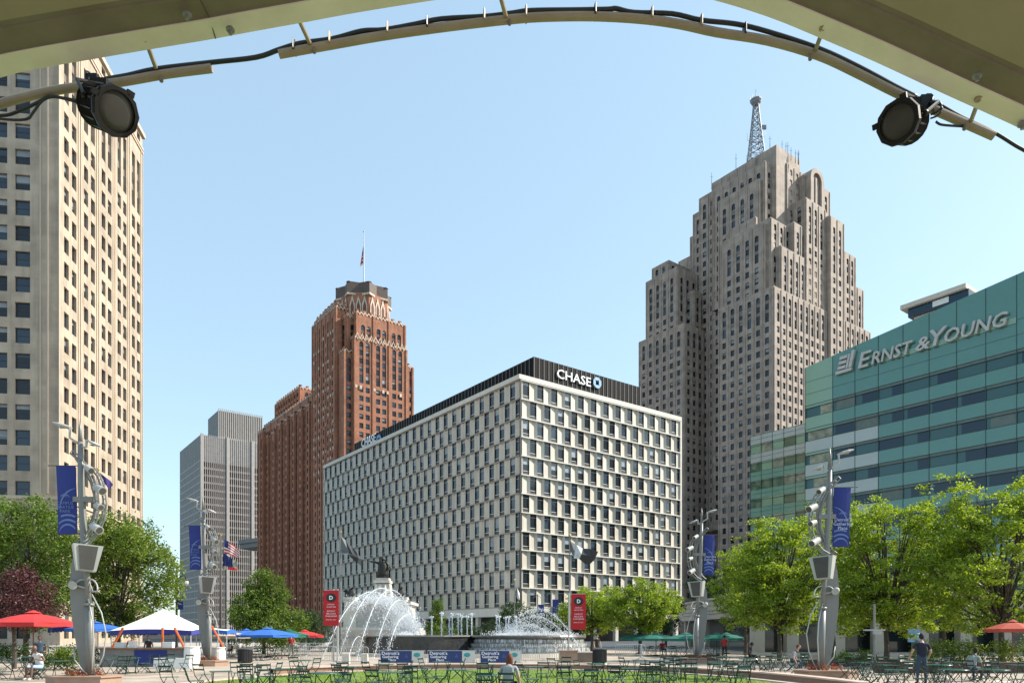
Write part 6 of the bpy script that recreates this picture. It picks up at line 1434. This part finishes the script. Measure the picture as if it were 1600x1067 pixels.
def clm(n, c): return mat(n, c, .85, tuple(x*.8 for x in c), 6.)
hair_k = clm('black_hair', (.015, .012, .01)); hair_r = clm('auburn_hair', (.16, .045, .02)); navy_s = clm('navy_shirt', (.012, .014, .035)); jeans = clm('blue_jeans', (.04, .07, .11)); wt = clm('white_cotton', (.66, .64, .60)); pb = clm('pale_blue_shorts', (.36, .46, .62)); gs = clm('grey_green_shirt', (.28, .31, .28)); shoe_w = clm('white_shoes', (.6, .58, .55)); shoe_k = clm('dark_shoes', (.03, .03, .03)); lsh = clm('pale_checked_shirt', (.33, .33, .35)); blks = clm('black_clothes', (.02, .02, .022)); redc = clm('red_shirt', (.40, .03, .03))
def chair_at(x, y, rz, lab): return put('c', x, y, rz, lab)
x, y = XA(60, 29.5), 29.5
person('bald seated person in a white tank top and pale blue shorts at the left', (x, y, 0), -.35, 'sit', sk_dk, wt, pb, shoe_w, hair_k, None, True, .05, 1.05, lean=.12, arms=((-.30, -.06, .72), (-.20, -.30, .66), (.34, .0, .74), (.26, -.24, .80)))
chair_at(x+.02, y+.06, -.35, 'green folding chair under the person in the white tank top')
person('standing person in a navy shirt and jeans seen from behind at the right', (XA(1440, 27), 27, 0), R(170), 'stand', sk_lt, navy_s, jeans, shoe_k, hair_k, 'short', sleeve=.75, scale=1.07, arms=((-.29, .03, 1.13), (-.27, -.13, .93), (.30, .04, 1.14), (.34, -.12, .93)))
x, y = XA(795, 19.8), 19.8
person('seated person with long auburn hair and a pale top on the lawn', (x, y, 0), R(165), 'sit', sk_lt, lsh, jeans, shoe_k, hair_r, 'long', sleeve=.6, scale=1.0, lean=.10)
chair_at(x, y-.04, R(165), 'green folding chair under the person with auburn hair')
x, y = XA(1519, 28.5), 28.5
person('seated person in a grey green shirt and jeans bending forward at the right', (x, y, 0), R(120), 'sit', sk_dk, gs, jeans, shoe_k, hair_k, 'short', sleeve=.9, lean=.22)
chair_at(x, y, R(120), 'green folding chair under the person in the grey green shirt')
x, y = XA(1238, 36), 36
person('seated person in a pale shirt leaning over a table left of the nearest right pole', (x, y, 0), R(60), 'sit', sk_lt, lsh, jeans, shoe_k, hair_r, 'short', sleeve=.6, lean=.24)
chair_at(x, y, R(60), 'green folding chair under the person in the pale shirt')
for (px, Y, pose, rz, sh_, tr_, hr, lab) in ((933, 55, 'stand', 20, blks, blks, hair_k, 'standing person in black clothes right of the fountain'), (1172, 44, 'sit', 70, blks, blks, hair_k, 'seated person in black under the locust tree'), (1132, 52, 'stand', 150, redc, blks, hair_k, 'standing person in red behind the smaller right light pole'),
    (62, 36, 'stand', 30, jeans, blks, hair_k, 'standing person in blue behind the person in the white tank top'), (358, 58, 'sit', 0, wt, jeans, hair_k, 'seated person in white under the tan umbrella'), (374, 60, 'sit', 40, wt, blks, hair_k, 'seated person in white left of the black litter bin'), (455, 58, 'stand', 200, redc, blks, hair_k, 'standing person in dark red beside the pale crowd barriers'),
    (1035, 62, 'sit', 10, redc, jeans, hair_k, 'seated person in red under the green umbrellas'), (206, 44, 'stand', 20, redc, blks, hair_k, 'bartender in red behind the counter at the left'), (232, 43.5, 'stand', -10, blks, blks, hair_k, 'bartender in black behind the middle of the counter')):
    person(lab, (XA(px, Y), Y, 0), R(rz), pose, sk_lt if px % 2 else sk_dk, sh_, tr_, shoe_k, hr, 'short', lean=.08)
    if pose == 'sit': chair_at(XA(px, Y), Y, R(rz), 'green folding chair under the '+lab)

# ================================================================ STAGE CANOPY, PIPE AND LAMPS OVERHEAD
beam_l = mat('cream_painted_rim', (.72, .675, .62), .5, (.60, .555, .50), 2.5); beam_d = mat('brown_painted_channel', (.18, .145, .12), .55, (.14, .11, .09), 3.); shell = mat('olive_shell_lining', (.28, .24, .175), .7, (.24, .205, .145), 1.5)
rim_px = [(-420, 262), (-200, 180), (0, 122), (65, 107), (168, 89), (245, 76), (330, 62), (400, 49), (484, 34), (560, 20), (685, 0), (780, -13), (880, -22), (960, -22), (1040, -15), (1112, 0), (1200, 27), (1279, 59), (1369, 98), (1481, 150), (1600, 204), (1800, 300), (2050, 430)]
YR = 5.0; rim = [P(x, y, YR) for x, y in rim_px]
def catm(Q, n=4):
    out = []
    for i in range(len(Q)-1):
        p0, p1, p2, p3 = Q[max(0, i-1)], Q[i], Q[i+1], Q[min(len(Q)-1, i+2)]
        for k_ in range(n):
            t = k_/n; out.append(.5*((2*p1)+(-p0+p2)*t+(2*p0-5*p1+4*p2-p3)*t*t+(-p0+3*p1-3*p2+p3)*t**3))
    return out+[Q[-1]]
R_ = catm(rim)
cen = Vector((XA(900, YR), 0, CZ+1.2))
def sec(p, dr, Y):                                    # point moved outward (away from the stage centre) and to depth Y
    d = Vector((p.x-cen.x, 0, p.z-cen.z)).normalized(); return Vector((p.x+d.x*dr, Y, p.z+d.z*dr))
def loft(prof, name, m, parent):
    b = MB(); n = len(prof)
    for i in range(len(R_)-1):
        for j in range(n-1):
            b.poly([sec(R_[i], *prof[j]), sec(R_[i+1], *prof[j]), sec(R_[i+1], *prof[j+1]), sec(R_[i], *prof[j+1])])
    return b.build(name, m, parent, False)
cn = thing('stage_canopy', 'cream and brown rim of the stage canopy arching over the top of the picture', 'canopy', (0, 0, 0))
loft([(.30, 5.02), (0, 5.0), (0, 4.846), (.006, 4.843)], 'rim', beam_l, cn)
loft([(.006, 4.843), (.014, 4.838), (.014, 4.69), (.004, 4.685), (.004, 4.665), (.012, 4.66), (.012, 4.62), (.004, 4.615)], 'channel', beam_d, cn)
loft([(.004, 4.615), (.0, 4.2), (.0, 3.4), (.0, 2.2), (.0, .6), (.0, -2.5)], 'lining', shell, cn)
loft([(.32, 5.02), (.32, -2.5)], 'roof_skin', tent_w, cn)
for px, py, Y in ((360, 44, 4.9), (292, 20, 4.75), (1597, 192, 4.95), (1527, 116, 4.7)):
    b = MB(); p = P(px, py, Y); b.lathe((0, 0, -.02), [(.028, 0), (.03, .01), (.02, .022)], 10); b.lathe((0, 0, -.045), [(.012, 0), (.014, .03)], 6); b.xform(Matrix.Translation(p)); b.build('bolt', steel, cn)
for px0, py0, px1, py1 in ((313, 0, 334, 55),):
    b = MB(); a_, c_ = P(px0+10, py0-8, 4.6), P(px1, py1+1, 5.0); b.tube([P(326, 25, 4.835)+Vector((0, 0, -.004)), P(337, 60, 4.995)+Vector((0, 0, -.004))], .004, 4); b.tube([P(312, -2, 4.66)+Vector((0, 0, -.004)), P(326, 25, 4.83)+Vector((0, 0, -.004))], .004, 4); b.build('panel_joint', frame_dk, cn)
# posts that carry the canopy, off to both sides
for i in (0, -1): b = MB(); p = R_[i]; b.tube([(p.x, -2.2, 0), (p.x, -2.2, p.z)], .15, 12); b.build('post', beam_l, cn)
# pipe rail
pipe_m = mat('cream_pipe', (.31, .25, .17), .5, (.24, .19, .13), 5.)
YP = 5.35
def pipe(Q, label):
    L = catm([P(x, y, YP) for x, y in Q]); o0 = L[0].copy(); t = thing('pipe_rail', label, 'pipe', o0); b = MB(); b.tube([p-o0 for p in L], .030, 14); b.build('pipe', pipe_m, t, False); return t, o0
pA, oA = pipe([(-260, 250), (-120, 202), (0, 163), (60, 147), (110, 138), (185, 129), (260, 116), (331, 107)], 'left piece of cream pipe carrying the left stage lamp')
pB, oB = pipe([(436, 85), (520, 70), (600, 56), (700, 42), (795, 31), (850, 27), (926, 26), (1000, 30), (1060, 38), (1120, 51), (1200, 64), (1279, 87), (1340, 115), (1400, 145), (1460, 172), (1510, 194), (1553, 213)], 'long arched cream pipe carrying the right stage lamp')
def hanger(par, o0, a, b_, bolt):
    b = MB(); p, q = P(*a, 4.93), P(*b_, YP); b.tube([p-o0, (p+q)/2-o0, q-o0], .016, 8); b.tube([p-o0+Vector((0, 0, .012)), p-o0-Vector((0, 0, .006))], .03, 10)
    b.build('hanger', pipe_m, par); b = MB(); c = P(*bolt, YP-.02)-o0; b.ball(c, .016, 6); b.tube([c, c+Vector((0, 0, .03))], .009, 6); b.build('bolt', beam_d, par)
hanger(pA, oA, (227, 62), (244, 108), (252, 126)); hanger(pB, oB, (462, 20), (485, 70), (491, 81)); hanger(pB, oB, (778, -20), (791, 28), (796, 37)); hanger(pB, oB, (1287, 44), (1274, 79), (1266, 92)); hanger(pB, oB, (1530, 155), (1517, 190), (1507, 201))
cable_m = mat('black_cable', (.012, .014, .014), .45)
def cable(Q, label, r=.012, Y=YP-.01):
    L = catm([P(x, y, Y+(q[0] if q else 0)) for x, y, *q in Q]); o0 = L[0].copy(); b = MB(); b.tube([p-o0 for p in L], r, 8); o = b.build('cable', cable_m, None, True); o.location = o0; return tag(o, label, 'cable')
cable([(165, 124), (200, 118), (245, 108), (330, 98), (400, 90), (436, 78), (470, 68), (520, 61), (565, 49), (600, 47), (650, 38), (690, 30), (760, 26), (800, 21), (830, 17), (900, 16), (950, 15), (963, 14), (990, 20), (1050, 22), (1095, 32), (1150, 38), (1200, 50), (1279, 76), (1340, 104), (1400, 136), (1432, 152)], 'thick black cable lashed along the top of the pipe', .016)
cable([(1290, 80, .02), (1330, 97, .05), (1380, 122, .02), (1420, 146)], 'thin second cable looping by the right hanger', .007)
cable([(1462, 160), (1500, 182), (1545, 203), (1565, 214), (1600, 235), (1660, 262)], 'black cable trailing off the right end of the pipe', .012)
cable([(-60, 172), (0, 181), (30, 174), (60, 160), (78, 151), (100, 154), (122, 158)], 'black cable looping up to the left stage lamp', .011)
cable([(-40, 176), (0, 186), (40, 187), (52, 176), (66, 158), (85, 152), (120, 160)], 'second black cable looping below the left pipe', .009)
cable([(1462, 190), (1470, 195), (1490, 197), (1508, 198)], 'short cable from the right stage lamp to the pipe bolt', .008)
for i, px in enumerate((460, 516, 606, 668, 757, 822, 930, 1018, 1095, 1163)):
    py = np.interp(px, [436, 520, 600, 700, 795, 926, 1000, 1060, 1120, 1200], [80, 64, 50, 36, 25, 20, 24, 31, 43, 57]); c = P(px, py, YP)-oB
    b = MB(); b.lathe((0, 0, -.032), [(.043, 0), (.046, .006), (.046, .07), (.043, .076)], 12, sx=.22, sy=1.05); b.tube([(0, 0, .04), (.004, 0, .062)], .003, 4); b.xform(Matrix.Translation(c)); b.build('cable_tie', pipe_m if i % 3 else cable_m, pB)
lamp_b = mat('black_lamp_housing', (.006, .006, .006), .5, (.009, .009, .009), 10., spec=.25); lamp_l = mat('grey_lamp_lens', (.045, .044, .04), .35, (.034, .033, .03), 6., spec=.3)
def stage_lamp(px, py, dirv, label, pole_px, sc=1.):
    c = P(px, py, 5.12); t = thing('stage_lamp', label, 'stage lamp', c, 0, 'stage lamps on the pipe'); d = Vector(dirv).normalized(); Rm = d.to_track_quat('Z', 'Y').to_matrix().to_4x4() @ Matrix.Scale(sc, 4)
    b = MB(); r = .158
    b.lathe((0, 0, 0), [(r*.66, -.34), (r*.84, -.28), (r*.90, -.06), (r*.93, -.045)], 10)
    for z in (-.27, -.235, -.20, -.17, -.14, -.11, -.08): b.lathe((0, 0, z), [(r*.94, 0), (r*.98, .005), (r*.94, .012)], 20)
    for i in range(14): a = i*2*math.pi/14; b.tube([(r*.88*math.cos(a), r*.88*math.sin(a), -.29), (r*.98*math.cos(a), r*.98*math.sin(a), -.05)], .007, 4)
    b.xform(Rm); b.build('housing', lamp_b, t, False)
    b = MB(); n = 11
    for z0, z1, ra, rb in ((-.045, .0, r, r*1.08), (.0, .03, r*1.08, r*1.04)):
        for i in range(n):
            a0, a1 = 2*math.pi*(i+.5)/n, 2*math.pi*(i+1.5)/n; b.poly([(ra*math.cos(a0), ra*math.sin(a0), z0), (ra*math.cos(a1), ra*math.sin(a1), z0), (rb*math.cos(a1), rb*math.sin(a1), z1), (rb*math.cos(a0), rb*math.sin(a0), z1)])
    for i in range(n*3):                              # octagonal front ring with a round hole
        a0, a1 = 2*math.pi*(i/3+.5)/n, 2*math.pi*((i+1)/3+.5)/n
        k_ = i//3; A0 = Vector((r*1.04*math.cos(2*math.pi*(k_+.5)/n), r*1.04*math.sin(2*math.pi*(k_+.5)/n), .03)); A1 = Vector((r*1.04*math.cos(2*math.pi*(k_+1.5)/n), r*1.04*math.sin(2*math.pi*(k_+1.5)/n), .03))
        q0, q1 = A0.lerp(A1, (i % 3)/3), A0.lerp(A1, (i % 3+1)/3); h0 = Vector((r*.84*math.cos(a0), r*.84*math.sin(a0), .03)); h1 = Vector((r*.84*math.cos(a1), r*.84*math.sin(a1), .03))
        b.poly([q0, q1, h1, h0]); b.poly([h0, h1, h1-Vector((0, 0, .015)), h0-Vector((0, 0, .015))])
    for a in (1.2, 2.9): b.box((r*1.08*math.cos(a), r*1.08*math.sin(a), .0), .05, .04, .03)
    b.xform(Rm); b.build('front_ring', lamp_b, t)
    b = MB(); b.lathe((0, 0, .012), [(r*.85, 0), (r*.83, .004), (r*.5, .010), (.01, .013)], 28); b.xform(Rm); b.build('lens', lamp_l, t, True)
    pp = P(*pole_px, YP)-c; b = MB(); mid = Rm @ Vector((0, 0, -.13)); side = Rm.to_3x3() @ Vector((1, 0, 0)); up = Vector((0, 0, 1))
    side.normalize(); s0, s1 = mid+side*r*1.02*sc, mid-side*r*1.02*sc
    b.tube([s0, s0+(pp-mid)*.65, pp+side*.03, pp-side*.03, s1+(pp-mid)*.65, s1], .013, 6); b.build('yoke', lamp_b, t)
    b = MB(); b.box((0, 0, 0), .085, .10, .10); b.xform(Matrix.Translation(pp-Vector((0, 0, .05)))); b.tube([pp+Vector((0, -.02, 0)), pp+Vector((.0, .02, .08))], .018, 6); b.ball(s0, .022, 6); b.ball(s1, .022, 6)
    b.box((mid.x*.8+pp.x*.2, mid.y+.02, mid.z*.5+pp.z*.5-.04), .10, .10, .09); b.build('clamp', lamp_b, t)
    g = random.Random(px); b = MB()
    for i in range(5):                                # small loops of cable around the clamp
        q = pp+Vector((g.uniform(-.04, .10)*(1 if px < 800 else .8), g.uniform(-.03, .03), g.uniform(-.06, .05))); rr = g.uniform(.035, .07); a_ = g.uniform(0, 3)
        b.tube([q+Vector((rr*math.cos(k_*.62)*math.cos(a_), rr*math.cos(k_*.62)*math.sin(a_), rr*.8*math.sin(k_*.62))) for k_ in range(9)], .0065, 5)
    b.build('cable_loop', cable_m, t)
stage_lamp(180, 174, (1.25, -.76, -.80), 'black stage lamp with round grey lens on the left end of the pipe', (148, 133), .95)
stage_lamp(1404, 191, (-.85, -.80, -.48), 'black stage lamp with round grey lens on the right side of the pipe', (1443, 166), .86)
